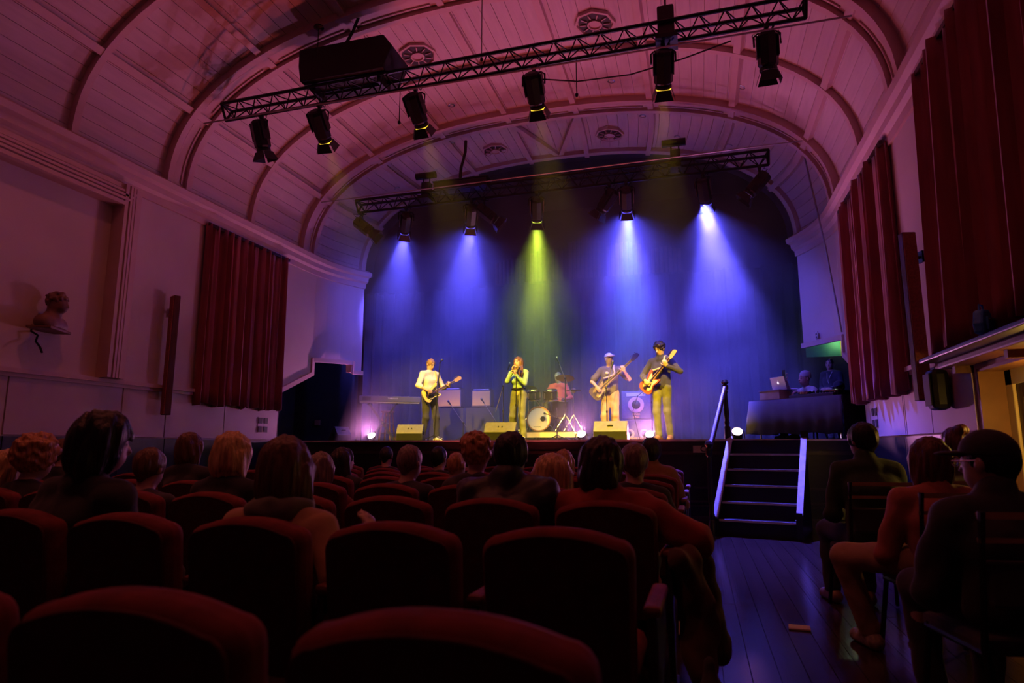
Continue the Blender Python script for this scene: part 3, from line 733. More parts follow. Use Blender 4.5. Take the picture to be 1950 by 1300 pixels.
# doorway on the right: reveal, frame, glazed door, ledge with a bag above it
YELLOWPAINT = mat('warm cream door paint', (0.65, 0.50, 0.25), 0.5, var=0.05)
dr = thing('door_1', 'warm lit doorway with cream frame in the right wall', 'door', (XR, (DY0 + DY1) / 2, FZ)); dr['kind'] = 'structure'; del dr['category']
hw = (DY1 - DY0) / 2; hh = DZ - FZ
for s in (-1, 1):
    MB().box((0.09, s * (hw - 0.012), hh / 2), (0.20, 0.024, hh)).build('reveal', mat('orange brown reveal', (0.24, 0.10, 0.04), 0.55, var=0.1), dr)
    MB().box((0.21, s * (hw - 0.08), hh / 2), (0.06, 0.13, hh)).build('frame_post', YELLOWPAINT, dr, bevel=0.01)
    MB().box((0.225, s * 0.20, hh / 2), (0.05, 0.07, hh - 0.1)).build('door_stile', DARKWOOD, dr)
    MB().box((0.225, s * (hw - 0.2), hh / 2), (0.05, 0.08, hh - 0.1)).build('door_stile', DARKWOOD, dr)
    for z in (0.1, 0.9, hh - 0.2): MB().box((0.225, s * (hw - 0.15) / 2, z), (0.045, hw - 0.25, 0.12)).build('door_rail', DARKWOOD, dr)
    MB().box((0.23, s * (hw - 0.15) / 2, hh / 2), (0.01, hw - 0.3, hh - 0.3)).build('pane', mat('amber door glass', (0.5, 0.35, 0.12), 0.15, var=0.1), dr)
MB().box((0.09, 0, hh - 0.012), (0.20, hw * 2, 0.024)).build('reveal', MATS['orange brown reveal'], dr)
MB().box((0.21, 0, hh - 0.08), (0.06, hw * 2 - 0.05, 0.13)).build('frame_head', YELLOWPAINT, dr)
struct('wall_lobby', MB().box((XR + 0.85, (DY0 + DY1) / 2, 1.5), (0.1, 4, 3)), PLASTER)
point('door_light', dr, (0.08, -0.2, hh - 0.45), DOORGLOW, 14.0, 0.06)
lg = thing('wall_ledge', 'brown wooden ledge above the lit doorway', 'ledge', (XR, 4.9, 1.93)); lg['kind'] = 'structure'; del lg['category']
MB().box((-0.16, 0, 0.05), (0.34, 3.5, 0.04)).build('shelf_board', DARKWOOD, lg, bevel=0.01)
MB().box((-0.10, 0, 0.0), (0.2, 3.4, 0.06)).build('shelf_moulding', REDBROWN, lg, bevel=0.015)
for y in (-1.5, -0.5, 0.5, 1.5): MB().box((-0.07, y, -0.05), (0.14, 0.06, 0.08)).build('bracket', REDBROWN, lg)
BAG = mat('blue nylon bag', (0.05, 0.28, 0.75), 0.5, var=0.2, scale=8, bump=0.2, bscale=20)
bg_ = thing('blue_bag', 'blue zip bag standing on the ledge by the right curtain', 'bag', (XR - 0.29, 5.32, 2.005), R(50))
bg_.scale = (0.62, 0.62, 0.62)
MB().prism([(-0.13, 0), (0.13, 0), (0.15, 0.12), (0.12, 0.26), (0.05, 0.30), (-0.10, 0.28), (-0.15, 0.12)], 0.12, Matrix.Rotation(R(90), 3, 'X'), (0, 0.06, 0)).build('bag_body', BAG, bg_, bevel=0.03)
MB().box((0.0, -0.075, 0.12), (0.18, 0.03, 0.15)).build('front_pocket', BAG, bg_, bevel=0.01)
MB().tube([(-0.06, 0, 0.28), (-0.05, 0, 0.35), (0.04, 0, 0.35), (0.05, 0, 0.29)], 0.012, 6).build('handle', BAG, bg_, smooth=True)
MB().box((0.0, -0.093, 0.17), (0.15, 0.006, 0.012)).build('zip', CHROME, bg_)

# ------------------------------------------------------------------ stage steps
q = 14
st = thing('stage_steps', 'black wooden steps with pale edges up to the stage', 'steps', (0.47, SY - 0.06, FZ), R(-q))
NR = 6; rh = (SZ - FZ) / NR; run = 0.225; SW = 0.95
EDGE = mat('pale step edge', (0.42, 0.40, 0.44), 0.3, var=0.2, scale=10)
for i in range(1, NR):
    z = (NR - i) * rh; y = -run * i
    MB().box((SW / 2, y + run / 2 - 0.0, z - 0.015), (SW, run + 0.03, 0.03)).build('tread', BLACKWOOD, st)
    MB().box((SW / 2, y - 0.015, z - 0.012), (SW - 0.03, 0.022, 0.026)).build('nosing_strip', EDGE, st)
    MB().box((SW / 2, y + 0.012, z - rh / 2 - 0.015), (SW, 0.02, rh - 0.03)).build('riser', BLACKWOOD, st)
MB().box((SW / 2, 0.012, 5.5 * rh), (SW, 0.02, rh - 0.03)).build('riser', BLACKWOOD, st)
for x in (-0.025, SW + 0.025):
    MB().prism([(0.0, 6 * rh), (-run * 5.2, rh * 0.9), (-run * 5.2, 0), (0.0, 0)], 0.05, Matrix(((0, 0, 1), (1, 0, 0), (0, 1, 0))), (x - 0.025, 0, 0)).build('stringer', BLACKWOOD, st)
    a = Vector((x, 0.02, 6 * rh + 0.03)); b = Vector((x, -run * 5.25, rh * 0.95 + 0.03)); d = b - a
    MB().box((a + b) / 2, (0.075, d.length, 0.03), d.to_track_quat('Y', 'Z').to_matrix()).build('stringer_cap', EDGE, st)
def turned(h): return [(0.045, 0), (0.045, 0.18), (0.03, 0.2), (0.042, 0.24), (0.028, 0.28), (0.04, h * 0.45), (0.026, h * 0.8), (0.038, h * 0.83), (0.026, h * 0.86), (0.045, h * 0.88), (0.045, h * 0.95), (0.02, h * 0.96), (0.05, h * 0.985), (0.055, h), (0.035, h + 0.04), (0.005, h + 0.05)]
nb = Vector((-0.06, 0.02, 6 * rh)); MB().lathe(turned(0.84), nb, 14).build('newel_post', BLACKWOOD, st, smooth=True)
nb2 = Vector((-0.06, -run * 5.3, 0)); MB().lathe(turned(1.16), nb2, 14).build('newel_post', BLACKWOOD, st, smooth=True)
MB().box((SW + 0.03, 0.02, 6 * rh + 0.05), (0.09, 0.09, 0.12)).build('post_stub', BLACKWOOD, st)
MB().box((SW + 0.03, -run * 5.3, 0.16), (0.07, 0.07, 0.34)).build('post_stub', BLACKWOOD, st)
a = nb + Vector((0, 0, 0.78)); b = nb2 + Vector((0, 0, 1.06)); d = b - a
MB().box((a + b) / 2, (0.055, d.length, 0.085), d.to_track_quat('Y', 'Z').to_matrix()).build('handrail', mat('worn brown handrail', (0.10, 0.06, 0.05), 0.35, var=0.2), st, bevel=0.015)

# ------------------------------------------------------------------ floor lamps on the stage
CANLENS = mat('lit can lens', (1, 1, 1), 0.2, emit=(1.0, 0.62, 0.95), emit_s=40, var=0.02)
def floor_can(label, px_, py_, Y, watts=1.0, aim=(0.0, -1, 0.75), r_=0.085):
    q = P(px_, py_, Y)
    r = thing('floor_lamp', label, 'floor lamp', (q.x, Y, SZ), 0, 'floor lamps on the stage')
    d = Vector(aim).normalized(); M = d.to_track_quat('Z', 'Y').to_matrix(); c = Vector((0, 0, 0.13))
    MB().lathe([(0.05, -0.20), (r_ * 0.8, -0.18), (r_, -0.12), (r_, 0.0), (r_ * 1.08, 0.005), (r_ * 1.08, 0.02), (r_ * 0.95, 0.02), (r_ * 0.95, 0.004), (0.01, 0.0)], c, 18, M).build('can', BLACKMETAL, r, smooth=True)
    MB().lathe([(r_ * 0.94, 0.004), (r_ * 0.6, 0.012), (0.005, 0.015)], c, 18, M).build('lens', CANLENS, r, smooth=True)
    MB().tube([(-r_ - 0.02, 0, 0.14), (-r_ - 0.03, 0.0, 0.008), (r_ + 0.03, 0.0, 0.008), (r_ + 0.02, 0, 0.14)], 0.01, 6).build('bracket', BLACKMETAL, r)
    spot('can_light', r, c + d * 0.05, d, FLOORCAN, FLOORCAN_W * watts, 125, 0.8, 0.06)
    return r
floor_can('bright floor lamp under the left end of the keyboard', 708, 826, 12.6, 1.0)
floor_can('bright floor lamp at the right end of the drum riser', 1107, 823, 12.3, 1.0)
floor_can('bright floor lamp in front of the bass speaker cabinets', 1237, 825, 12.9, 1.0)
floor_can('bright floor lamp beside the top newel post of the steps', 1404, 823, 11.2, 0.8)

# added unseen rose wash lamps on the hall floor between the front row and the stage; they light the vault and the walls
def added_wash_lamp(label, x, y, aim):
    r = thing('added_wash_lamp', label, 'floor lamp', (x, y, FZ), 0, 'added rose wash lamps at the foot of the stage')
    d = Vector(aim).normalized(); M = d.to_track_quat('Z', 'Y').to_matrix(); c = Vector((0, 0, 0.16))
    MB().lathe([(0.06, -0.12), (0.12, -0.10), (0.13, -0.05), (0.13, 0.02), (0.12, 0.03), (0.12, 0.015)], c, 18, M).build('housing', BLACKMETAL, r, smooth=True)
    MB().lathe([(0.118, 0.015), (0.06, 0.02), (0.005, 0.02)], c, 18, M).build('lens', mat('lit rose lens', (1, 0.5, 0.6), 0.2, emit=ROSE, emit_s=8, var=0.02), r)
    MB().tube([(-0.15, 0, 0.16), (-0.16, 0, 0.01), (0.16, 0, 0.01), (0.15, 0, 0.16)], 0.012, 6).build('bracket', BLACKMETAL, r)
    spot('added_wash_beam', r, c + d * 0.06, d, ROSE, ROSE_W, 106, 1.0, 0.10)
added_wash_lamp('added unseen rose wash lamp on the floor below the left of the stage', -3.7, 9.7, (-0.05, -0.32, 1))
added_wash_lamp('added unseen rose wash lamp on the floor below the middle of the stage', -2.3, 9.7, (0, -0.3, 1))
added_wash_lamp('added unseen rose wash lamp on the floor below the stage beside the steps', -0.85, 9.7, (0.05, -0.36, 1))

cable('wall_cable', 'thin pale cable hanging straight down at the left stage corner', [P(532, 768, 10.32), P(529, 800, 10.32), P(527, 834, 10.32)], 0.007, STEEL)
# ------------------------------------------------------------------ smooth implicit shapes (bodies, clothes, hair)
def _v(p): return np.array([p[0], p[1], p[2]], dtype=np.float32)
class Blob:
    def __init__(s): s.ops = []; s.cuts = []; s.noise = None
    def cap(s, a, b, ra, rb=None, k=0.03, sub=False):
        s.ops.append(('c', _v(a), _v(b), ra, ra if rb is None else rb, k, sub)); return s
    def ell(s, c, r, M=None, k=0.03, sub=False):
        s.ops.append(('e', _v(c), _v(r), None if M is None else np.array([list(q) for q in M], dtype=np.float32), k, sub)); return s
    def cut(s, p, n): s.cuts.append((_v(p), _v(n))); return s
    def mesh(s, vox):
        los, his = [], []
        for o in s.ops:
            if o[0] == 'c': rr = max(o[3], o[4]); lo = np.minimum(o[1], o[2]) - rr; hi = np.maximum(o[1], o[2]) + rr
            else: rr = float(max(o[2])); lo = o[1] - rr; hi = o[1] + rr
            los.append(lo - o[-2] * 0.6); his.append(hi + o[-2] * 0.6)
        adds = [i for i, o in enumerate(s.ops) if not o[-1]]
        LO = np.min([los[i] for i in adds], axis=0) - 3 * vox; HI = np.max([his[i] for i in adds], axis=0) + 3 * vox
        N = np.ceil((HI - LO) / vox).astype(int) + 1
        ax = [LO[i] + vox * np.arange(N[i], dtype=np.float32) for i in range(3)]
        D = np.full(tuple(N), 0.5, dtype=np.float32)
        for o, lo, hi in zip(s.ops, los, his):
            i0 = np.clip(np.floor((lo - LO) / vox).astype(int) - 2, 0, N); i1 = np.clip(np.ceil((hi - LO) / vox).astype(int) + 3, 0, N)
            if np.any(i1 <= i0): continue
            sl = tuple(slice(a, b) for a, b in zip(i0, i1))
            x = ax[0][sl[0]][:, None, None]; y = ax[1][sl[1]][None, :, None]; z = ax[2][sl[2]][None, None, :]
            if o[0] == 'c':
                a, b, ra, rb = o[1:5]; d = b - a; L2 = max(float(d @ d), 1e-8)
                px_, py_, pz_ = x - a[0], y - a[1], z - a[2]
                t = np.clip((px_ * d[0] + py_ * d[1] + pz_ * d[2]) / L2, 0, 1)
                q = np.sqrt((px_ - t * d[0]) ** 2 + (py_ - t * d[1]) ** 2 + (pz_ - t * d[2]) ** 2) - (ra + (rb - ra) * t)
            else:
                c, r, M = o[1:4]; px_, py_, pz_ = x - c[0], y - c[1], z - c[2]
                if M is not None:
                    px_, py_, pz_ = [M[0, j] * px_ + M[1, j] * py_ + M[2, j] * pz_ for j in range(3)]
                k0 = np.sqrt((px_ / r[0]) ** 2 + (py_ / r[1]) ** 2 + (pz_ / r[2]) ** 2)
                k1 = np.sqrt((px_ / r[0] ** 2) ** 2 + (py_ / r[1] ** 2) ** 2 + (pz_ / r[2] ** 2) ** 2) + 1e-6
                q = k0 * (k0 - 1) / k1
            k = max(o[-2], 1e-4); C = D[sl]
            if o[-1]:
                h = np.clip(0.5 - 0.5 * (C + q) / k, 0, 1); D[sl] = C * (1 - h) - q * h + k * h * (1 - h)
            else:
                h = np.clip(0.5 + 0.5 * (C - q) / k, 0, 1); D[sl] = C * (1 - h) + q * h - k * h * (1 - h)
        X = ax[0][:, None, None]; Y = ax[1][None, :, None]; Z = ax[2][None, None, :]
        if s.noise:
            amp, fx, fy, fz, sd = s.noise
            D = D + amp * (np.sin(X * fx + sd + 2.1 * np.sin(Z * fz * 0.6 + sd)) * np.sin(Y * fy + 1.3 * sd + 1.7 * np.sin(X * fx * 0.5)) + 0.6 * np.sin(Z * fz + 2 * sd + 2 * np.sin(X * fx * 0.4 + Y * fy * 0.4)))
        for p, n in s.cuts:
            D = np.maximum(D, (X - p[0]) * n[0] + (Y - p[1]) * n[1] + (Z - p[2]) * n[2])
        return surface_nets(D, LO, vox)
def surface_nets(D, LO, vox):
    ins = D < 0
    n = [k - 1 for k in D.shape]
    cnt = np.zeros(n, dtype=np.int8)
    for i in (0, 1):
        for j in (0, 1):
            for k in (0, 1): cnt += ins[i:i + n[0], j:j + n[1], k:k + n[2]]
    act = np.argwhere((cnt > 0) & (cnt < 8)); M = len(act)
    idx = np.full(n, -1, dtype=np.int32); idx[act[:, 0], act[:, 1], act[:, 2]] = np.arange(M)
    acc = np.zeros((M, 3), dtype=np.float32); num = np.zeros(M, dtype=np.float32)
    cor = [(i, j, k) for i in (0, 1) for j in (0, 1) for k in (0, 1)]
    val = {c: D[act[:, 0] + c[0], act[:, 1] + c[1], act[:, 2] + c[2]] for c in cor}
    for c in cor:
        for a in range(3):
            if c[a]: continue
            e = list(c); e[a] = 1; v0, v1 = val[c], val[tuple(e)]
            m = (v0 < 0) != (v1 < 0); t = np.where(m, v0 / np.where(m, v0 - v1, 1), 0)
            p = np.tile(np.array(c, dtype=np.float32), (M, 1)); p[:, a] += t
            acc[m] += p[m]; num[m] += 1
    V = LO + vox * (act + acc / np.maximum(num, 1)[:, None])
    F = []
    for a in range(3):
        b, c = (a + 1) % 3, (a + 2) % 3
        s0 = [slice(None)] * 3; s1 = [slice(None)] * 3; s0[a] = slice(0, -1); s1[a] = slice(1, None)
        A, B = ins[tuple(s0)], ins[tuple(s1)]
        E = np.argwhere(A != B); E = E[(E[:, b] > 0) & (E[:, c] > 0) & (E[:, b] < n[b]) & (E[:, c] < n[c])]
        sg = A[E[:, 0], E[:, 1], E[:, 2]]
        def g(db, dc):
            q = E.copy(); q[:, b] -= db; q[:, c] -= dc; return idx[q[:, 0], q[:, 1], q[:, 2]]
        Q = np.stack([g(1, 1), g(0, 1), g(0, 0), g(1, 0)], 1)
        Q = np.where(sg[:, None], Q, Q[:, ::-1]); F.append(Q)
    return V.astype(np.float32), np.concatenate(F)
def np_mesh(name, V, F, m, parent=None, col=None):
    me = bpy.data.meshes.new(name)
    me.vertices.add(len(V)); me.vertices.foreach_set('co', V.ravel())
    me.loops.add(len(F) * 4); me.loops.foreach_set('vertex_index', F.ravel().astype(np.int32))
    me.polygons.add(len(F)); me.polygons.foreach_set('loop_start', np.arange(len(F), dtype=np.int32) * 4)
    me.polygons.foreach_set('use_smooth', np.ones(len(F), dtype=bool))
    me.update(calc_edges=True)
    if col is not None:
        ca = me.color_attributes.new('tone', 'FLOAT_COLOR', 'POINT'); ca.data.foreach_set('color', col.astype(np.float32).ravel())
    me.materials.append(m)
    o = bpy.data.objects.new(name, me); COL.objects.link(o)
    if parent: o.parent = parent
    return o
def blob(name, B, vox, m, parent=None):
    V, F = B.mesh(vox); return np_mesh(name, V, F, m, parent)

SKIN = bpy.data.materials.new('skin'); SKIN.use_nodes = True
_nt = SKIN.node_tree; _b = _nt.nodes['Principled BSDF']; _a = _nt.nodes.new('ShaderNodeVertexColor'); _a.layer_name = 'tone'
_n = _nt.nodes.new('ShaderNodeTexNoise'); _n.inputs['Scale'].default_value = 30; _mx = _nt.nodes.new('ShaderNodeMixRGB'); _mx.blend_type = 'MULTIPLY'; _mx.inputs[0].default_value = 0.15
_nt.links.new(_a.outputs[0], _mx.inputs[1]); _nt.links.new(_n.outputs['Color'], _mx.inputs[2]); _nt.links.new(_mx.outputs[0], _b.inputs['Base Color'])
_b.inputs['Roughness'].default_value = 0.5
def cloth(name, c, rough=0.85): return mat('cloth ' + name, c, rough, var=0.15, scale=12, bump=0.12, bscale=35, sheen=0.15)
def hairm(name, c): return mat('hair ' + name, c, 0.42, var=0.45, scale=7, stretch=(9, 9, 1.2), bump=0.5, bscale=9, spec=0.4)

def ik(s, w, l1, l2, pole):
    s = Vector(s); w = Vector(w); d = w - s; L = min(d.length, (l1 + l2) * 0.999); u = d.normalized()
    a = (l1 * l1 - l2 * l2 + L * L) / (2 * L); h = math.sqrt(max(l1 * l1 - a * a, 1e-6))
    p = Vector(pole); p = (p - u * p.dot(u))
    p = p.normalized() if p.length > 1e-4 else Vector((0, 0, -1))
    return s + u * a + p * h, s + u * L

def frame(face, up=(0, 0, 1)):
    f = Vector(face).normalized(); r = f.cross(Vector(up)).normalized(); u = r.cross(f); return f, r, u
def hand_ops(B, w, h, n, side, curl=0.5, s=1.0):
    """w wrist, h towards the fingers, n the way the palm faces, side +1 right -1 left"""
    h = Vector(h).normalized(); n = Vector(n); n = (n - h * n.dot(h)).normalized(); t = h.cross(n) * side
    t = -t
    M = Matrix((t, h, n)).transposed()
    B.ell(Vector(w) + h * 0.05 * s, (0.042 * s, 0.055 * s, 0.019 * s), M, 0.015)
    for i, L in enumerate((0.072, 0.082, 0.076, 0.058)):
        b = Vector(w) + h * (0.092 - 0.004 * abs(i - 1)) * s + t * (0.030 - 0.0205 * i) * s
        c1 = curl * (1 + 0.06 * i); d1 = h * math.cos(c1) + n * math.sin(c1); c2 = curl * 2.1; d2 = h * math.cos(c2) + n * math.sin(c2)
        m_ = b + d1 * L * 0.5 * s
        B.cap(b - h * 0.02 * s, m_, 0.0105 * s, 0.0095 * s, 0.006).cap(m_, m_ + d2 * L * 0.55 * s, 0.0095 * s, 0.0078 * s, 0.004)
    b = Vector(w) + h * 0.025 * s + t * 0.03 * s; d1 = (t * 0.75 + h * 0.6 + n * 0.35).normalized(); m_ = b + d1 * 0.045 * s
    d2 = (t * 0.25 + h * 0.8 + n * (0.3 + 0.5 * curl)).normalized()
    B.cap(b, m_, 0.014 * s, 0.0115 * s, 0.01).cap(m_, m_ + d2 * 0.035 * s, 0.011 * s, 0.009 * s, 0.004)

def pose_stand(h=1.75, wide=0.09):
    k = h / 1.75
    J = dict(pelvis=(0, 0, 0.97), chest=(0, 0.0, 1.27), neck=(0, 0.0, 1.47), head=(0, 0.03, 1.635), face=(0, 1, -0.05),
             sR=(0.175, 0, 1.42), sL=(-0.175, 0, 1.42), hR=(0.085, 0, 0.93), hL=(-0.085, 0, 0.93),
             aR=(wide, 0.0, 0.085), aL=(-wide, 0.0, 0.085), kpR=(0.05, 1, 0), kpL=(-0.05, 1, 0), tR=(0.15, 1, 0), tL=(-0.15, 1, 0),
             wR=(0.24, 0.05, 0.90), wL=(-0.24, 0.05, 0.90), epR=(0.5, -1, 0), epL=(-0.5, -1, 0),
             hdR=(0, 0.1, -1), hdL=(0, 0.1, -1), pnR=(-1, 0, 0), pnL=(1, 0, 0), cR=0.5, cL=0.5, ul=0.30, fl=0.26, th=0.43, sh=0.43)
    for q in J:
        if q in ('face', 'kpR', 'kpL', 'tR', 'tL', 'epR', 'epL', 'hdR', 'hdL', 'pnR', 'pnL', 'cR', 'cL'): continue
        J[q] = Vector(J[q]) * k if isinstance(J[q], tuple) else J[q] * k
    J['k'] = k
    return J
def pose_sit(head=(0, 0.24, 1.10), seat=0.47, k=1.0, lean=0.0):
    hd = Vector(head); nk = hd + Vector((-hd.x * 0.15, -0.045, -0.165)); pv = Vector((hd.x * 0.35, 0.17, seat + 0.10))
    ch = pv.lerp(nk, 0.62) + Vector((0, -0.02, 0))
    J = dict(pelvis=pv, chest=ch, neck=nk, head=hd, face=(0, 1, -0.03), sR=nk + Vector((0.175, 0.01, -0.055)), sL=nk + Vector((-0.175, 0.01, -0.055)),
             hR=pv + Vector((0.085, 0.03, 0)), hL=pv + Vector((-0.085, 0.03, 0)), aR=(0.12, 0.62, 0.085), aL=(-0.12, 0.60, 0.085),
             kpR=(0.1, 0.6, 1), kpL=(-0.1, 0.6, 1), tR=(0.1, 1, 0), tL=(-0.1, 1, 0),
             wR=(0.09, 0.46, seat + 0.20), wL=(-0.09, 0.45, seat + 0.20), epR=(0.7, -0.8, -0.3), epL=(-0.7, -0.8, -0.3),
             hdR=(-0.5, 0.8, -0.2), hdL=(0.5, 0.8, -0.2), pnR=(0, 0, -1), pnL=(0, 0, -1), cR=0.4, cL=0.4, ul=0.29, fl=0.25, th=0.43, sh=0.43, k=k)
    for q in J:
        if isinstance(J[q], tuple): J[q] = Vector(J[q])
    return J

def hair_shape(style, c, f, r, u, s, seed, neck=None):
    B = Blob(); M = Matrix((r, f, u)).transposed()
    o = c - f * 0.010 * s + u * 0.022 * s
    if style == 'short':
        B.ell(o, (0.086 * s, 0.105 * s, 0.102 * s), M, 0.01); B.cap(c - f * 0.055 * s - u * 0.02 * s, c - f * 0.055 * s - u * 0.065 * s, 0.05 * s, 0.03 * s, 0.03)
    elif style == 'crop':
        B.ell(o, (0.080 * s, 0.100 * s, 0.098 * s), M, 0.01); B.cap(c - f * 0.06 * s, c - f * 0.055 * s - u * 0.06 * s, 0.045 * s, 0.03 * s, 0.03)
    elif style == 'curly':
        B.ell(o + u * 0.01 * s, (0.094 * s, 0.112 * s, 0.108 * s), M, 0.01)
        rnd = random.Random(seed)
        for i in range(26):
            a = rnd.uniform(0, 2 * PI); b = rnd.uniform(0.15, 1.3)
            d = r * math.cos(a) * math.cos(b) + f * math.sin(a) * math.cos(b) + u * math.sin(b)
            B.ell(o + u * 0.01 * s + Vector((d.x * 0.09, d.y * 0.09, d.z * 0.09)) * s, [0.030 * s] * 3, None, 0.012)
    elif style in ('bob', 'bobwide'):
        w = 1.0 if style == 'bob' else 1.18
        B.ell(o, (0.094 * s * w, 0.110 * s, 0.110 * s), M, 0.02)
        B.ell(c - f * 0.03 * s - u * 0.07 * s, (0.100 * s * w, 0.085 * s, 0.105 * s), M, 0.05)
        for q in (-1, 1): B.cap(c + r * 0.075 * q * s * w + f * 0.02 * s, c + r * 0.085 * q * s * w - u * 0.13 * s, 0.035 * s, 0.028 * s, 0.03)
    elif style == 'long':
        B.ell(o, (0.090 * s, 0.108 * s, 0.106 * s), M, 0.02)
        B.cap(c - f * 0.05 * s, c - f * 0.07 * s - u * 0.32 * s, 0.085 * s, 0.07 * s, 0.05)
        for q in (-1, 1):
            B.cap(c + r * 0.07 * q * s - f * 0.01 * s, c + r * 0.095 * q * s - u * 0.14 * s - f * 0.01 * s, 0.036 * s, 0.036 * s, 0.03)
            B.cap(c + r * 0.095 * q * s - u * 0.14 * s, c + r * 0.11 * q * s - u * 0.33 * s + f * 0.0 * s, 0.036 * s, 0.022 * s, 0.03)
    elif style == 'bun':
        B.ell(o, (0.088 * s, 0.107 * s, 0.106 * s), M, 0.02); B.cap(c - f * 0.05 * s, c - f * 0.06 * s - u * 0.07 * s, 0.06 * s, 0.04 * s, 0.03)
        B.ell(c - f * 0.08 * s + u * 0.10 * s, (0.05 * s, 0.05 * s, 0.045 * s), M, 0.02)
    elif style == 'big':
        B.ell(o + u * 0.005, (0.112 * s, 0.118 * s, 0.122 * s), M, 0.02); B.ell(c - f * 0.05 * s - u * 0.06 * s, (0.11 * s, 0.09 * s, 0.12 * s), M, 0.05)
    elif style == 'pony':
        B.ell(o, (0.084 * s, 0.103 * s, 0.102 * s), M, 0.02); B.cap(c - f * 0.09 * s + u * 0.02 * s, c - f * 0.12 * s - u * 0.18 * s, 0.034 * s, 0.02 * s, 0.03)
    B.ell(c + f * 0.112 * s - u * 0.048 * s, (0.074 * s, 0.092 * s, 0.112 * s), M, 0.012, True)
    a = {'short': 0.003, 'crop': 0.002, 'curly': 0.005, 'bob': 0.004, 'bobwide': 0.005, 'long': 0.005, 'bun': 0.003, 'big': 0.006, 'pony': 0.003}[style]
    B.noise = (a, 95, 95, 22 if style != 'curly' else 90, seed * 1.7)
    return B

def person(label, J, loc, rz=0, skin=(0.52, 0.33, 0.25), hair=None, top=None, bottom=None, shoes=None, vox=0.008, seed=1, sleeve='long', group=None, bulk=1.0, puff=0.0, collar=False, female=False, beard=None, hvox=0.0055, hand=1.0, tuck=False):
    """one continuous body; clothes, shoes and hair are parts that fit over it"""
    root = thing('person', label, 'person', loc, rz, group)
    k = J.get('k', 1.0); V3 = lambda q: Vector(J[q])
    f, r, u = frame(J['face']); c = V3('head')
    eR, wR = ik(V3('sR'), V3('wR'), J['ul'], J['fl'], J['epR']); eL, wL = ik(V3('sL'), V3('wL'), J['ul'], J['fl'], J['epL'])
    kR, aR = ik(V3('hR'), V3('aR'), J['th'], J['sh'], J['kpR']); kL, aL = ik(V3('hL'), V3('aL'), J['th'], J['sh'], J['kpL'])
    pv, ch, nk = V3('pelvis'), V3('chest'), V3('neck')
    sx = (V3('sR') - V3('sL')).normalized()
    M = Matrix((r, f, u)).transposed()
    def torso(B, g, kk=0.03):
        wst = pv.lerp(ch, 0.45); hw_ = 0.078 if female else 0.066; ww = (0.040 if female else 0.062) * bulk; b = bulk
        pr, wr, cr = (0.088, 0.066, 0.074) if female else (0.082, 0.078, 0.084)
        for q in (-1, 1):
            B.cap(pv + sx * hw_ * q * k, wst + sx * ww * q * k, (pr * b + g) * k, (wr * b + g) * k, kk)
            B.cap(wst + sx * ww * q * k, ch + sx * 0.072 * q * k, (wr * b + g) * k, (cr * b + g) * k, kk)
            sh_ = V3('sR') if q > 0 else V3('sL')
            B.cap(ch + sx * 0.068 * q * k, sh_.lerp(nk, 0.30) - Vector((0, 0, 0.03 * k)), (cr + g) * k, (0.050 + g) * k, kk)
            B.cap(sh_.lerp(nk, 0.1), nk.lerp(sh_, 0.12), (0.044 + g) * k, (0.046 + g * 0.7) * k, kk)
        B.cap(pv, ch, (pr * b + g) * k, (cr * b + g) * k, kk).cap(ch, nk - Vector((0, 0, 0.035 * k)), (cr * 0.95 + g) * k, (0.045 + g) * k, kk)
        if female:
            fb = (Vector((0, 0, 1)).cross(sx)); 
            for q in (-1, 1): B.ell(ch + sx * 0.075 * q * k - Vector((0, 0, 0.015 * k)) + fb * 0.075 * k, [(0.062 + g) * k] * 3, None, 0.04)
    # ---- body
    B = Blob(); torso(B, 0.0)
    for h_, kn, an, t in ((V3('hR'), kR, aR, J['tR']), (V3('hL'), kL, aL, J['tL'])):
        B.cap(h_, kn, 0.080 * k * bulk, 0.054 * k, 0.02).cap(kn, an, 0.056 * k, 0.037 * k, 0.03)
        B.ell(kn.lerp(an, 0.3) - Vector(t).normalized() * 0.008 * k, [0.050 * k] * 3, None, 0.04)
        td = Vector(t).normalized(); B.cap(an - Vector((0, 0, 0.04 * k)) - td * 0.03 * k, an - Vector((0, 0, 0.05 * k)) + td * 0.14 * k, 0.036 * k, 0.026 * k, 0.03)
    for s_, e_, w_ in ((V3('sR'), eR, wR), (V3('sL'), eL, wL)):
        B.cap(s_, e_, 0.050 * k, 0.040 * k, 0.04).cap(e_, w_, 0.040 * k, 0.026 * k, 0.02)
    B.cap(nk - Vector((0, 0, 0.03 * k)), c - u * 0.06 * k - f * 0.012 * k, 0.056 * k, 0.050 * k, 0.03)
    hs = k if k > 0.9 else 0.9
    if k < 0.8: hs = 0.88
    B.ell(c + u * 0.015 * hs, (0.074 * hs, 0.092 * hs, 0.100 * hs), M, 0.02)
    B.ell(c + f * 0.022 * hs - u * 0.062 * hs, (0.055 * hs, 0.066 * hs, 0.058 * hs), M, 0.04)
    B.cap(c + f * 0.086 * hs + u * 0.005 * hs, c + f * 0.103 * hs - u * 0.030 * hs, 0.008 * hs, 0.013 * hs, 0.012)
    B.ell(c + f * 0.083 * hs - u * 0.062 * hs, (0.022 * hs, 0.010 * hs, 0.011 * hs), M, 0.008)
    for q in (-1, 1):
        B.ell(c + r * 0.078 * q * hs - f * 0.01 * hs - u * 0.01 * hs, (0.010 * hs, 0.019 * hs, 0.030 * hs), M, 0.008)
        B.ell(c + r * 0.031 * q * hs + f * 0.097 * hs + u * 0.004 * hs, (0.019 * hs, 0.014 * hs, 0.012 * hs), M, 0.01, True)
        B.ell(c + r * 0.031 * q * hs + f * 0.080 * hs + u * 0.004 * hs, (0.013 * hs, 0.011 * hs, 0.010 * hs), M, 0.003)
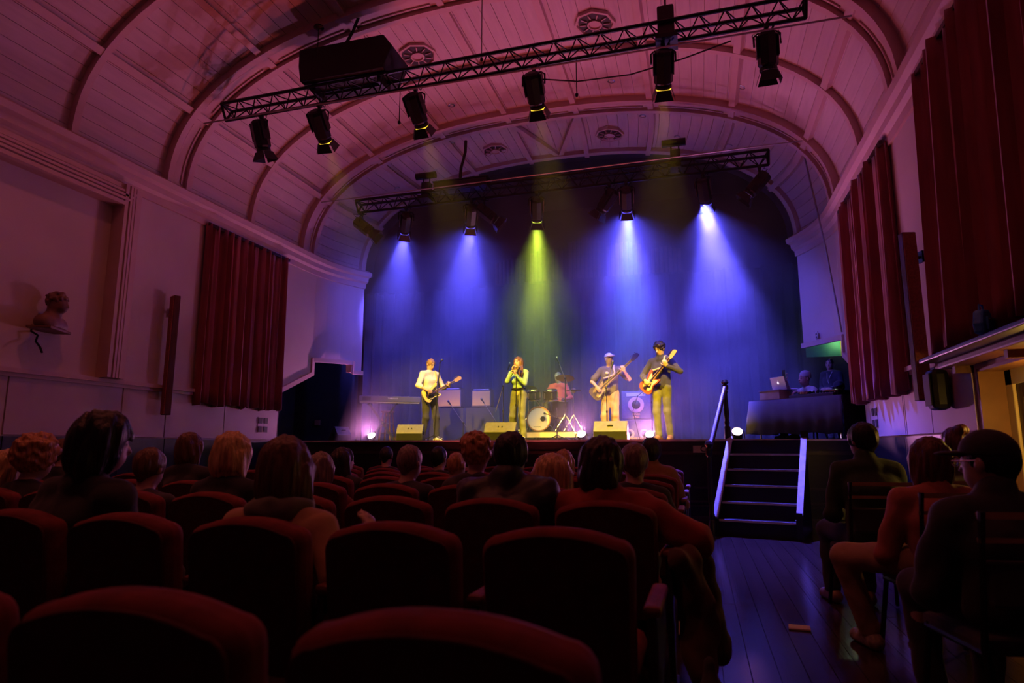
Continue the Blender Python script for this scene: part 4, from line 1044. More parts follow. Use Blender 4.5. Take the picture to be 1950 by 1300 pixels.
    hand_ops(B, wR, J['hdR'], J['pnR'], 1, J['cR'], k * hand); hand_ops(B, wL, J['hdL'], J['pnL'], -1, J['cL'], k * hand)
    Vv, F = B.mesh(vox)
    col = np.tile(np.array([*skin, 1.0]), (len(Vv), 1))
    loc_h = (Vv - _v(c)) @ np.array([[r.x, f.x, u.x], [r.y, f.y, u.y], [r.z, f.z, u.z]], dtype=np.float32) / hs
    front = loc_h[:, 1] > 0.05
    for q in (-1, 1):
        d = np.sqrt(((loc_h[:, 0] - 0.031 * q) / 0.013) ** 2 + ((loc_h[:, 2] - 0.003) / 0.008) ** 2); col[(d < 1) & front, :3] = (0.03, 0.02, 0.02)
        d = np.sqrt(((loc_h[:, 0] - 0.033 * q) / 0.022) ** 2 + ((loc_h[:, 2] - 0.026) / 0.007) ** 2); col[(d < 1) & front, :3] = np.array(skin) * 0.18
    d = np.sqrt((loc_h[:, 0] / 0.024) ** 2 + ((loc_h[:, 2] + 0.062) / 0.010) ** 2); col[(d < 1) & front, :3] = (0.42, 0.12, 0.11)
    if beard:
        d = (loc_h[:, 2] < -0.04) & (loc_h[:, 1] > 0.0) & (loc_h[:, 2] > -0.125) & ~((np.abs(loc_h[:, 0]) < 0.022) & (np.abs(loc_h[:, 2] + 0.062) < 0.009)); col[d, :3] = beard
    np_mesh('body', Vv, F, SKIN, root, col)
    # ---- clothes
    if top is not None:
        B = Blob(); g = (0.012 if female else 0.018) + puff; torso(B, g, 0.03)
        for s_, e_, w_ in ((V3('sR'), eR, wR), (V3('sL'), eL, wL)):
            if sleeve == 'long': sl = 0.94 if female else 1.0; B.cap(s_, e_, (0.060 * sl + puff) * k, (0.050 * sl + puff) * k, 0.025).cap(e_, e_.lerp(w_, 0.93), (0.050 * sl + puff) * k, (0.036 * sl + puff * 0.7) * k, 0.02)
            elif sleeve == 'rolled': B.cap(s_, e_, 0.064 * k, 0.056 * k, 0.05).cap(e_, e_.lerp(w_, 0.3), 0.056 * k, 0.05 * k, 0.03)
            else: B.cap(s_, s_.lerp(e_, 0.78), 0.062 * k, 0.070 * k, 0.025)
        if collar: B.cap(nk + Vector((0, 0, -0.01)), nk + Vector((0, 0, 0.05 * k)) + f * 0.01, (0.070 + puff * 0.6) * k, (0.066 + puff * 0.5) * k, 0.03)
        B.noise = (0.0045 + puff * 0.12, 26, 24, 30, seed * 2.3)
        if True:
            up_ = (ch - pv).normalized(); B.cut(pv + up_ * (0.07 if tuck else -0.05) * k, -up_)
        blob(top[0], B, max(vox, 0.008), top[1], root)
    if bottom is not None:
        B = Blob(); g = J.get('legg', 0.012)
        pr = 0.101 if female else (0.093 if not tuck else 0.099)
        for q in (-1, 1): B.cap(pv + sx * 0.072 * q * k, pv + sx * (0.05 if female else 0.064) * q * k + (ch - pv) * 0.32, pr * bulk * k, (0.080 if female else 0.09) * bulk * k, 0.03)
        for h_, kn, an in ((V3('hR'), kR, aR), (V3('hL'), kL, aL)):
            B.cap(h_, kn, (0.082 * bulk + g) * k, (0.056 + g) * k, 0.02).cap(kn, kn.lerp(an, 0.96), (0.056 + g) * k, (J.get('cuff', 0.046) + g) * k, 0.03)
        B.noise = (0.004, 24, 24, 34, seed * 3.1)
        up_ = (ch - pv).normalized(); B.cut(pv + up_ * (0.11 if tuck else 0.06) * k, up_)
        blob(bottom[0], B, max(vox, 0.009), bottom[1], root)
    if shoes is not None:
        for an, t in ((aR, J['tR']), (aL, J['tL'])):
            td = Vector(t).normalized(); td.z = 0; B = Blob()
            b0 = an - Vector((0, 0, 0.042 * k)) - td * 0.045 * k; b1 = an - Vector((0, 0, 0.052 * k)) + td * 0.15 * k
            B.cap(b0, b1, 0.046 * k, 0.038 * k, 0.02).cap(an + Vector((0, 0, 0.01)), an - Vector((0, 0, 0.03 * k)) + td * 0.06 * k, 0.047 * k, 0.04 * k, 0.03)
            B.cut(an - Vector((0, 0, 0.083 * k)), (0, 0, -1)); blob('shoe', B, 0.009, shoes, root)
    if hair is not None:
        blob('hair', hair_shape(hair[0], c, f, r, u, hs * (hair[2] if len(hair) > 2 else 1.0), seed), hvox, hair[1], root)
    root['_'] = 0; del root['_']
    return root, dict(eR=eR, wR=wR, eL=eL, wL=wL, c=c, f=f, r=r, u=u, pv=pv, ch=ch, nk=nk, k=k, hs=hs, aR=aR, aL=aL, kR=kR, kL=kL)
# ------------------------------------------------------------------ theatre seats
def bake(o):
    dg = bpy.context.evaluated_depsgraph_get(); me = bpy.data.meshes.new_from_object(o.evaluated_get(dg)); me.name = o.data.name
    o.modifiers.clear(); o.data = me; return o
ORD = ['first', 'second', 'third', 'fourth', 'fifth', 'sixth', 'seventh', 'eighth', 'ninth', 'tenth', 'eleventh', 'twelfth']
def make_seat():
    root = thing('theatre_seat', 'x', 'theatre seat', (0, 0, FZ), 0, 'red theatre seats in rows')
    # padded back with a softly domed top edge
    pts = [(-0.225, 0.36)]
    for i in range(5): t = PI - i * PI / 8; pts.append((-0.235 + 0.05 + 0.05 * math.cos(t), 0.803 + 0.05 * math.sin(t)))
    for i in range(1, 12): x = -0.185 + 0.37 * i / 12; pts.append((x, 0.883 - 0.030 * (abs(x) / 0.185) ** 2.2))
    for i in range(5): t = PI / 2 - i * PI / 8; pts.append((0.235 - 0.05 + 0.05 * math.cos(t), 0.803 + 0.05 * math.sin(t)))
    pts.append((0.225, 0.36))
    Mb = Matrix.Rotation(R(90), 3, 'X'); Mt = Matrix.Rotation(R(7), 3, 'X')
    o = MB().prism(pts, 0.10, Mt @ Mb, (0, 0.15, 0.0)).build('backrest', SEATVELVET, root, smooth=True, bevel=0.036); o.modifiers['bevel'].segments = 4; o.modifiers['bevel'].angle_limit = R(50); bake(o)
    for p_ in o.data.polygons: p_.use_smooth = True
    bp = MB().prism([(x * 0.94, 0.36 + (z - 0.36) * 0.955) for x, z in pts], 0.012, Mt @ Mb, (0, 0.052, 0.0)).build('back_shade_board', mat('shaded seat back velvet', (0.075, 0.009, 0.009), 0.95, var=0.2, scale=20), root, bevel=0.004); bake(bp)  # darker velvet sheet paints in the shade below the lit top edge
    B = Blob()
    for x in (-0.17, -0.06, 0.06, 0.17): B.cap((x, 0.16, 0.41), (x, 0.46, 0.43), 0.05, 0.05, 0.04)
    blob('seat_cushion', B, 0.016, SEATVELVET, root)
    st = MB().prism([(-0.02, 0), (0.32, 0), (0.34, 0.03), (0.10, 0.10), (0.12, 0.36), (0.38, 0.50), (0.38, 0.60), (-0.0, 0.62), (-0.03, 0.40), (0.02, 0.10), (-0.04, 0.03)], 0.028, Matrix(((0, 0, 1), (1, 0, 0), (0, 1, 0))), (0.262, 0.03, 0)).build('standard', mat('black cast seat end', (0.02, 0.018, 0.02), 0.28, metal=0.2, var=0.2), root, bevel=0.006); bake(st)
    ar = MB().box((0.276, 0.20, 0.635), (0.055, 0.36, 0.035)).build('armrest', mat('worn red arm pad', (0.20, 0.05, 0.035), 0.6, var=0.3, scale=20), root, bevel=0.014); bake(ar)
    return root
seat0 = make_seat(); used = False
SEATX = lambda j: -0.43 - 0.55 * j
ROWY = lambda k: 0.94 + 1.06 * k
for k in range(8):
    for j in range(11):
        x, y = SEATX(j), ROWY(k)
        if x < -1.5 * y - 0.35 or x < -6.2: continue
        s_ = seat0 if not used else copy_tree(seat0); used = True
        s_.location = (x + (0.05 if k == 0 else 0), y, FZ); s_['label'] = 'red velvet theatre seat in the %s row from the viewer, %s from the aisle' % (ORD[k], ORD[j])
        s_.rotation_euler = (0, 0, R(random.uniform(-1.2, 1.2)))

# ------------------------------------------------------------------ stage equipment
def onstage(px_, Y): q = P(px_, 836, Y); return Vector((q.x, Y, SZ))
GREYPAINT = mat('dark grey cabinet paint', (0.12, 0.115, 0.11), 0.55, var=0.12, scale=14, bump=0.08, bscale=120)
GRILLE = mat('black speaker grille', (0.012, 0.012, 0.014), 0.6, var=0.2, scale=60)
def wedge(label, px_, Y, w=0.6, rz=0.0, s=1.0, handle='bar'):
    r = thing('stage_monitor', label, 'monitor speaker', onstage(px_, Y), rz, 'wedge monitors on the stage')
    poly = [(0, 0), (-0.03, 0.17), (0.12, 0.35), (0.19, 0.355), (0.42, 0.06), (0.42, 0)]
    MB().prism([(a * s, b * s) for a, b in poly], w, Matrix(((0, 0, 1), (1, 0, 0), (0, 1, 0))), (-w / 2, 0, 0)).build('cabinet', GREYPAINT, r, bevel=0.012)
    MB().box((0, 0.315 * s, 0.218 * s), (w - 0.06, 0.012, 0.32 * s), (R(38), 0, 0)).build('grille', GRILLE, r)
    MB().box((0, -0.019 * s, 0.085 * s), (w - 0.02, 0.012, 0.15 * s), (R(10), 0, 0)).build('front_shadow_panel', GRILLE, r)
    if handle == 'bar': MB().box((0, 0.035 * s, 0.265 * s), (0.10, 0.02, 0.035), (R(50), 0, 0)).build('handle', RUBBER, r, bevel=0.008)
    else:
        for q in (-0.03, 0.04): MB().box((q, 0.035 * s, 0.265 * s), (0.02, 0.02, 0.02), (R(50), 0, 0)).build('socket', RUBBER, r)
    for q in (-1, 1): MB().box((q * (w / 2 + 0.004), 0.16 * s, 0.17 * s), (0.012, 0.12, 0.06)).build('side_handle', RUBBER, r, bevel=0.004)
    return r
wedge('wedge monitor in front of the singer, lit yellow on top', 951, 11.55, 0.60, 0.05, 1.0, 'sockets')
wedge('wedge monitor with a slot handle in front of the bass player', 1162, 11.55, 0.60, 0.0)
wedge('dark wedge monitor at the feet of the left guitarist', 779, 11.7, 0.52, R(14), 0.95, 'sockets')
wedge('tilted grey wedge monitor far left in the shadow of the stage', 655, 12.6, 0.34, R(60), 0.95)

MICHEAD = mat('mic mesh', (0.25, 0.25, 0.27), 0.35, metal=0.8, var=0.3, scale=80)
def mic(root, tip, d, name='microphone'):
    d = Vector(d).normalized(); tip = Vector(tip)
    b = MB().cyl(tip - d * 0.17, tip - d * 0.05, 0.012, 0.019, 10).build(name, BLACKMETAL, root, smooth=True)
    MB().ball(tip - d * 0.025, 0.027, 10).build('mic_head', MICHEAD, b, smooth=True)
    return b
def mic_stand(label, loc, h, top=None, boom=None, tripod=True, rz=0.0, lean=(0, 0)):
    """boom: (start height, end point, tail length); mic at the boom end or on top"""
    r = thing('microphone_stand', label, 'microphone stand', loc, rz, 'microphone stands')
    t = Vector((lean[0], lean[1], h))
    MB().tube([(0, 0, 0.06), t * 0.55], 0.012, 8).build('lower_tube', BLACKMETAL, r, smooth=True)
    MB().tube([t * 0.52, t], 0.009, 8).build('upper_tube', BLACKMETAL, r, smooth=True)
    MB().cyl(t * 0.53, t * 0.57, 0.019, n=10).build('clutch', RUBBER, r)
    for k in range(3):
        a = R(90 + 120 * k + 20)
        MB().tube([(0, 0, 0.12), (0.28 * math.cos(a), 0.28 * math.sin(a), 0.012)], 0.009, 6).build('leg', BLACKMETAL, r)
    if boom is None:
        mic(r, t + Vector((0.04, 0.09, 0.07)) if top is None else Vector(top), (0.3, 0.8, 0.35) if top is None else Vector(top) - t)
    else:
        e, tail = Vector(boom[0]), boom[1]; d = (e - t).normalized()
        MB().tube([t - d * tail, e], 0.008, 6).build('boom', CHROME if len(boom) > 2 else BLACKMETAL, r, smooth=True)
        MB().ball(t, 0.025, 8).build('swivel', RUBBER, r)
        mic(r, e + d * 0.14, d)
    return r
q = onstage(826, 12.15); tp = P(838, 690, 12.15)
mic_stand('straight microphone stand in front of the left guitarist', q, tp.z - SZ, Vector((0.10, 0.12, tp.z - SZ + 0.08)), lean=(tp.x - q.x, 0))
q = onstage(983, 11.75); tp = P(980, 712, 11.75)
ss_ = mic_stand('microphone stand held by the singer', q, tp.z - SZ - 0.05, Vector((0.03, 0.16, tp.z - SZ + 0.17)))
q = onstage(1157, 12.05); tp = P(1160, 700, 12.05)
mic_stand('boom microphone stand in front of the bass player', q, 0.98, None, (Vector((tp.x - q.x + 0.03, 0.10, tp.z - SZ + 0.02)), 0.45))
q = onstage(882, 13.5)
mic_stand('short boom stand aiming a microphone at the wider amplifier', q, 0.42, None, (P(858, 770, 13.7) - q, 0.12, 1))
q = onstage(946, 13.5)
mic_stand('short boom stand aiming a microphone at the narrower amplifier', q, 0.42, None, (P(921, 766, 13.75) - q, 0.12, 1))
q = onstage(1061, 12.5)
mic_stand('low stand aiming a microphone into the bass drum', q, 0.46, None, (P(1040, 788, 13.1) - q, 0.1))
q = onstage(1078, 13.3)
mic_stand('tall overhead microphone stand beside the drums', q, 1.32, None, (P(1064, 690, 13.3) - q, 0.35, 1))
q = onstage(958, 12.9)
mic_stand('boom stand angled behind the singer', q, 1.15, None, (P(968, 702, 12.9) - q, 0.55, 1))

# keyboard, its X stand and the stool
k0 = P(684, 764, 12.9); k1 = P(800, 770, 13.6); kd = k1 - k0; kz = k0.z
kb = thing('keyboard', 'long digital piano on a folding stand at the left of the stage', 'keyboard', ((k0 + k1) / 2).xy.to_3d() + Vector((0, 0, kz)), math.atan2(kd.y, kd.x))
L = 1.36; KEYGREY = mat('dark keyboard case', (0.09, 0.085, 0.10), 0.4, var=0.1)
MB().prism([(-0.02, 0), (0.33, 0), (0.33, 0.05), (0.14, 0.06), (0.10, 0.13), (-0.02, 0.13)], L, Matrix(((0, 0, 1), (1, 0, 0), (0, 1, 0))), (-L / 2, 0, 0)).build('case', KEYGREY, kb, bevel=0.008)
MB().box((0, 0.23, 0.056), (L - 0.12, 0.16, 0.02)).build('white_keys', mat('piano keys', (0.75, 0.74, 0.70), 0.3, var=0.03), kb)
for i in range(25): MB().box((-0.58 + i * 0.048 + (0.012 if i % 3 else 0), 0.20, 0.07), (0.02, 0.10, 0.014)).build('black_key', RUBBER, kb)
text('lettering', 'YAMAHA', 0.055, kb, (0.06, -0.024, 0.075), (PI / 2, 0, 0), mat('pale print', (0.7, 0.68, 0.72), 0.5, var=0.03), bold=True)
MB().box((-0.52, -0.022, 0.07), (0.18, 0.008, 0.08)).build('speaker_grille', GRILLE, kb)
MB().box((0, 0.13, -0.012), (L - 0.04, 0.26, 0.024)).build('underside', mat('pale keyboard base', (0.5, 0.48, 0.5), 0.5, var=0.05), kb)
xs = thing('keyboard_stand', 'black folding X stand under the keyboard', 'stand', ((k0 + k1) / 2).xy.to_3d() + Vector((-0.18, 0.02, SZ)), math.atan2(kd.y, kd.x))
H = kz - SZ - 0.03
for yy in (0.03, 0.27):
    for s_ in (-1, 1): MB().box((0, yy + 0.015 * s_, H / 2), (0.03, 0.02, math.hypot(0.62, H)), (0, s_ * math.atan2(0.62, H), 0)).build('cross_leg', BLACKMETAL, xs)
for s_ in (-1, 1):
    MB().box((s_ * 0.31, 0.15, 0.015), (0.04, 0.36, 0.03)).build('foot_bar', BLACKMETAL, xs); MB().box((s_ * 0.31, 0.15, H - 0.006), (0.04, 0.40, 0.03)).build('support_arm', BLACKMETAL, xs)
MB().cyl((0, -0.02, H / 2), (0, 0.32, H / 2), 0.022, n=10).build('pivot', CHROME, xs)
WOOD = mat('orange brown stool wood', (0.30, 0.12, 0.05), 0.45, var=0.3, scale=6, stretch=(8, 8, 1))
q = onstage(737, 14.0); so = thing('wooden_stool', 'wooden bar stool standing behind the keyboard stand', 'stool', q)
MB().lathe([(0.14, 0.70), (0.165, 0.71), (0.165, 0.735), (0.15, 0.745), (0.01, 0.75)], (0, 0, 0), 20).build('seat', WOOD, so, smooth=True)
for k in range(4):
    a = PI / 4 + k * PI / 2; MB().tube([(0.11 * math.cos(a), 0.11 * math.sin(a), 0.70), (0.20 * math.cos(a), 0.20 * math.sin(a), 0.0)], 0.02, 8).build('leg', WOOD, so, smooth=True)
for z, rr in ((0.22, 0.175), (0.45, 0.142)): MB().tube([(rr * math.cos(2 * PI * i / 16), rr * math.sin(2 * PI * i / 16), z) for i in range(16)], 0.011, 6, True).build('footring', CHROME, so, smooth=True)

# guitar amplifiers on draped boxes
TWEED = mat('cream grille cloth', (0.62, 0.34, 0.08), 0.8, var=0.12, scale=70)
def draped(label, px_, Y, w, d, h):
    r = thing('draped_table', label, 'table', onstage(px_, Y), 0, 'cloth covered stands under the amplifiers')
    mb = MB(); n = 44; rows = [(0, h), (0.004, h - 0.02), (0.02, h * 0.5), (0.05, 0.01)]; vs = []
    for o_, z in rows:
        for i in range(n):
            t = i / n * 4; sd = int(t); fr = t - sd; cx, cy = [(-1, -1), (1, -1), (1, 1), (-1, 1)][sd]; nx_, ny_ = [(1, -1), (1, 1), (-1, 1), (-1, -1)][sd]
            x = (cx + (nx_ - cx) * fr) * (w / 2 + o_ * 0.6); y = (cy + (ny_ - cy) * fr) * (d / 2 + o_ * 0.6)
            wv = 1 + 0.35 * o_ * math.sin(i * 1.9) ; vs.append((x * wv, y * wv, z))
    fs = [(j * n + i, j * n + (i + 1) % n, (j + 1) * n + (i + 1) % n, (j + 1) * n + i) for j in range(len(rows) - 1) for i in range(n)] + [tuple(range(n - 1, -1, -1))]
    mb.add(vs, fs).build('cloth_cover', BLACKCLOTH, r, smooth=True)
    MB().box((0, 0, h / 2), (w - 0.02, d - 0.02, h - 0.02)).build('box_inside', BLACKWOOD, r)
    return r
def amp(label, px_, Y, z, w, h, d=0.26):
    q = onstage(px_, Y); r = thing('guitar_amplifier', label, 'amplifier', (q.x, Y, z), 0, 'guitar amplifiers')
    MB().box((0, 0, h / 2), (w, d, h)).build('cabinet', mat('dark amp covering', (0.10, 0.07, 0.08), 0.6, var=0.2, scale=50), r, bevel=0.012)
    MB().box((0, -d / 2 - 0.002, h / 2 - 0.012), (w - 0.045, 0.012, h - 0.085)).build('grille_cloth', TWEED, r)
    MB().box((0, -d / 2 - 0.004, h - 0.022), (w - 0.05, 0.012, 0.02)).build('control_panel', mat('pale panel', (0.45, 0.42, 0.42), 0.4, var=0.05), r)
    MB().tube([(-0.07, 0, h), (-0.06, 0, h + 0.025), (0.06, 0, h + 0.025), (0.07, 0, h)], 0.009, 6).build('handle', RUBBER, r)
    for s_ in (-1, 1):
        MB().box((s_ * (w / 2 - 0.02), -d / 2 + 0.01, h - 0.015), (0.05, 0.04, 0.035)).build('corner_cap', BLACKMETAL, r); MB().cyl((s_ * (w / 2 - 0.07), 0, -0.012), (s_ * (w / 2 - 0.07), 0, 0.005), 0.02, n=8).build('foot', RUBBER, r)
H1 = P(858, 777, 14.4).z - SZ
draped('black draped stand under the wider amplifier', 857, 14.5, 0.80, 0.45, H1); amp('wide guitar amplifier with cream grille on a draped stand', 858, 14.4, SZ + H1 + 0.012, 0.60, 0.46)
H2 = P(918, 776, 14.4).z - SZ
draped('black draped stand under the narrower amplifier', 919, 14.5, 0.66, 0.45, H2); amp('narrow guitar amplifier with cream grille on a draped stand', 919, 14.4, SZ + H2 + 0.012, 0.47, 0.42)

# drum riser and kit
r0 = onstage(1040, 14.0)
RZ = 0.21
ri = thing('drum_riser', 'low drum riser with a pale front edge', 'riser', (r0.x + 0.05, 13.95, SZ))
MB().box((0, 0, RZ - 0.03), (1.66, 1.9, 0.06)).build('deck', STAGEWOOD, ri)
MB().box((0, -0.955, RZ * 0.66), (1.66, 0.02, 0.105)).build('front_board', mat('pale riser board', (0.55, 0.48, 0.30), 0.6, var=0.1), ri)
for sx_ in (-0.7, 0.0, 0.7):
    for sy_ in (-0.85, 0.85): MB().box((sx_, sy_, 0.075), (0.06, 0.06, 0.15)).build('leg', BLACKMETAL, ri)
DZ_ = SZ + RZ
SHELL = mat('black sparkle drum shell', (0.03, 0.025, 0.035), 0.2, var=0.4, scale=60)
HEADM = mat('white drum head', (0.80, 0.74, 0.55), 0.45, var=0.03)
CYM = mat('bronze cymbal', (0.60, 0.45, 0.20), 0.28, metal=0.9, var=0.1)
rotX = Matrix.Rotation(R(90), 3, 'X')
kq = P(1026, 790, 13.3); kr = 0.25
kk = thing('bass_drum', 'bass drum with a cream front head facing the audience', 'drum', (kq.x, 13.3, DZ_), R(-4)); kzc = kr + 0.02
MB().lathe([(kr - 0.01, -0.40), (kr, -0.39), (kr, -0.02), (kr - 0.01, -0.02)], (0, 0, kzc), 36, rotX).build('shell', SHELL, kk, smooth=True)
MB().lathe([(kr - 0.012, -0.005), (kr * 0.98, 0.004), (0.005, 0.006)], (0, 0, kzc), 36, rotX).build('front_head', HEADM, kk, smooth=True)
MB().lathe([(kr - 0.008, -0.03), (kr + 0.016, -0.03), (kr + 0.016, 0.018), (kr - 0.008, 0.018)], (0, 0, kzc), 36, rotX, True).build('hoop', mat('orange wood hoop', (0.35, 0.17, 0.07), 0.4, var=0.2), kk, smooth=True)
MB().lathe([(0.054, 0.004), (0.054, 0.012), (0.045, 0.014), (0.005, 0.010)], (0.09, 0, kzc + 0.0), 18, rotX).build('port_hole', RUBBER, kk)
MB().tube([(-0.11 + 0.012 * i, -0.008, kzc - 0.165 + 0.010 * math.sin(i * 1.9)) for i in range(14)], 0.0035, 4).build('head_logo', RUBBER, kk)
for i in range(8):
    a = i * PI / 4 + 0.2; MB().box((math.cos(a) * (kr + 0.012), 0.05, kzc + math.sin(a) * (kr + 0.012)), (0.02, 0.10, 0.02)).build('lug', CHROME, kk)
for s_ in (-1, 1): MB().tube([(s_ * 0.2, 0.12, kzc - 0.1), (s_ * 0.34, 0.0, -0.01)], 0.009, 6).build('spur', CHROME, kk)
for px_, py_, rr in ((1015, 752, 0.135), (1047, 752, 0.15)):
    q = P(px_, py_, 13.5) - Vector((kq.x, 13.3, DZ_)); M_ = Matrix.Rotation(R(-14), 3, 'X').inverted() @ Matrix.Identity(3)
    t = MB().lathe([(rr, -0.10), (rr, 0.10), (rr * 0.97, 0.105)], q, 24, M_).build('tom', SHELL, kk, smooth=True)
    MB().lathe([(rr * 0.985, 0.10), (0.005, 0.108)], q, 24, M_).build('tom_head', HEADM, t)
    for z in (-0.10, 0.10): MB().lathe([(rr, z - 0.012), (rr + 0.012, z - 0.012), (rr + 0.012, z + 0.012), (rr, z + 0.012)], q, 24, M_, True).build('tom_hoop', CHROME, t, smooth=True)
    for i in range(6):
        a = i * PI / 3; MB().box(q + M_ @ Vector(((rr + 0.012) * math.cos(a), (rr + 0.012) * math.sin(a), 0)), (0.022, 0.022, 0.12)).build('tom_lug', CHROME, t)
    MB().tube([q - Vector((0, 0, 0.02)) + Vector((0.0, 0.02, 0)), (0.0, 0.2, kzc + kr * 0.95)], 0.014, 6).build('tom_arm', CHROME, kk)
def drum(label, px_, py_, Y, rr, h):
    q = P(px_, py_, Y); r = thing('drum', label, 'drum', (q.x, Y, DZ_)); z = q.z - DZ_
    MB().lathe([(rr, z - h), (rr, z)], (0, 0, 0), 28).build('shell', SHELL if h > 0.2 else CHROME, r, smooth=True)
    MB().lathe([(rr * 0.99, z), (0.005, z + 0.006)], (0, 0, 0), 28).build('head', HEADM, r)
    for zz in (z - h, z): MB().lathe([(rr, zz - 0.012), (rr + 0.012, zz - 0.012), (rr + 0.012, zz + 0.012), (rr, zz + 0.012)], (0, 0, 0), 28, None, True).build('hoop', CHROME, r, smooth=True)
    for i in range(3):
        a = i * 2.09 + 0.4; MB().tube([(rr * math.cos(a), rr * math.sin(a), z - h * 0.4), (rr * 1.08 * math.cos(a), rr * 1.08 * math.sin(a), 0.0)], 0.009, 6).build('leg', CHROME, r)
drum('floor tom at the right of the drum kit', 1066, 765, 13.9, 0.19, 0.36)
drum('shallow snare drum at the drummer knees', 1040, 768, 14.2, 0.17, 0.14)
def cymbal(label, px_, py_, Y, rr, tilt, hat=False):
    q = P(px_, py_, Y); r = thing('cymbal_stand', label, 'cymbal', (q.x, Y, DZ_)); z = q.z - DZ_
    M_ = Matrix.Rotation(R(tilt), 3, 'X')
    MB().lathe([(rr, -0.012), (rr * 0.5, 0.0), (0.05, 0.008), (0.04, 0.03), (0.01, 0.035)], (0, 0, z), 30, M_).build('cymbal', CYM, r, smooth=True)
    if hat: MB().lathe([(rr, 0.0), (rr * 0.5, -0.012), (0.05, -0.02), (0.04, -0.045), (0.01, -0.05)], (0, 0, z - 0.02), 30, M_).build('cymbal', CYM, r, smooth=True)
    MB().tube([(0, 0, 0.05), (0, 0, z + 0.06)], 0.011, 8).build('tube', CHROME, r, smooth=True)
    for i in range(3):
        a = i * 2.09 - 0.5; MB().tube([(0, 0, 0.38), (0.25 * math.cos(a), 0.25 * math.sin(a), 0.008)], 0.010, 6).build('leg', CHROME, r)
cymbal('large crash cymbal in front of the drummer face', 1076, 719, 13.75, 0.21, -16)
cymbal('flat hi hat cymbals at the right of the drum kit', 1092, 742, 14.0, 0.17, 0, True)
cymbal('crash cymbal half hidden behind the singer', 1006, 738, 14.0, 0.20, -14)
th_ = thing('drum_throne', 'round drum stool under the drummer', 'stool', (P(1066, 760, 14.65).x, 14.62, DZ_))
MB().lathe([(0.15, 0.44), (0.17, 0.46), (0.17, 0.50), (0.15, 0.52), (0.01, 0.52)], (0, 0, 0), 20).build('cushion', RUBBER, th_, smooth=True); MB().cyl((0, 0, 0.08), (0, 0, 0.46), 0.02, n=8).build('column', CHROME, th_)
for i in range(3): MB().tube([(0, 0, 0.22), (0.24 * math.cos(i * 2.09), 0.24 * math.sin(i * 2.09), 0.008)], 0.011, 6).build('leg', CHROME, th_)

# bass cabinets
CONE = mat('orange speaker cone', (0.55, 0.28, 0.22), 0.6, var=0.1); ORANGE = mat('orange print', (0.80, 0.42, 0.10), 0.5, var=0.03)
BASSBOX = mat('dark bass cabinet', (0.10, 0.08, 0.12), 0.7, var=0.2, scale=30)
q = onstage(1215, 14.2); zt = P(1215, 745, 14.2).z; HH = (zt - SZ)
def basscab(label, z, h, cones, words, handle):
    r = thing('bass_cabinet', label, 'speaker cabinet', (q.x, 14.2, z), 0, 'bass speaker cabinets')
    w = 0.62
    MB().box((0, 0, h / 2), (w, 0.42, h - 0.006)).build('cabinet', BASSBOX, r, bevel=0.012)
    for cx, cz, rr in cones:
        c = MB().lathe([(rr, 0.0), (rr, 0.014), (rr * 0.9, 0.018), (rr * 0.55, 0.012), (rr * 0.55, 0.002)], (cx, -0.212, cz), 28, rotX, True).build('cone_ring', CONE, r, smooth=True)
        MB().lathe([(rr * 0.54, 0.003), (rr * 0.3, 0.02), (0.005, 0.026)], (cx, -0.212, cz), 20, rotX).build('dust_cap', GRILLE, c, smooth=True)
    for j, wd in enumerate(words): text('lettering', wd, 0.06, r, (words[wd][0], -0.232, words[wd][1]), (PI / 2, 0, 0), ORANGE, bold=True)
    if handle:
        MB().box((0, -0.215, h - 0.085), (0.40, 0.012, 0.075)).build('amp_panel', mat('pink grey panel', (0.5, 0.36, 0.36), 0.4, var=0.1), r); MB().box((0.17, -0.225, h - 0.07), (0.03, 0.012, 0.03)).build('knob', CHROME, r)
    for s_ in (-1, 1): MB().box((s_ * (w / 2 + 0.004), 0, h * 0.6), (0.012, 0.14, 0.05)).build('side_handle', RUBBER, r)
ha = HH * 0.56
basscab('lower bass cabinet with two orange cones', SZ, HH - ha, [(-0.15, 0.17, 0.10), (0.15, 0.17, 0.10)], {'MARKBASS': (0, 0.075)}, False)
basscab('upper bass cabinet with one large orange cone', SZ + HH - ha, ha, [(0, ha * 0.50, 0.17)], {'MARK': (0, 0.105), 'BASS': (0, 0.05)}, True)
b = onstage(1248, 12.9); bo = thing('water_bottle', 'clear water bottle beside the floor lamp near the right guitarist', 'bottle', b)
MB().lathe([(0.03, 0), (0.034, 0.01), (0.034, 0.13), (0.014, 0.17), (0.014, 0.19)], (0, 0, 0), 14).build('bottle_body', mat('clear plastic', (0.8, 0.8, 0.85), 0.1, transmission=0.8, var=0.02), bo, smooth=True); MB().cyl((0, 0, 0.188), (0, 0, 0.21), 0.016, n=10).build('cap', WHITE, bo)

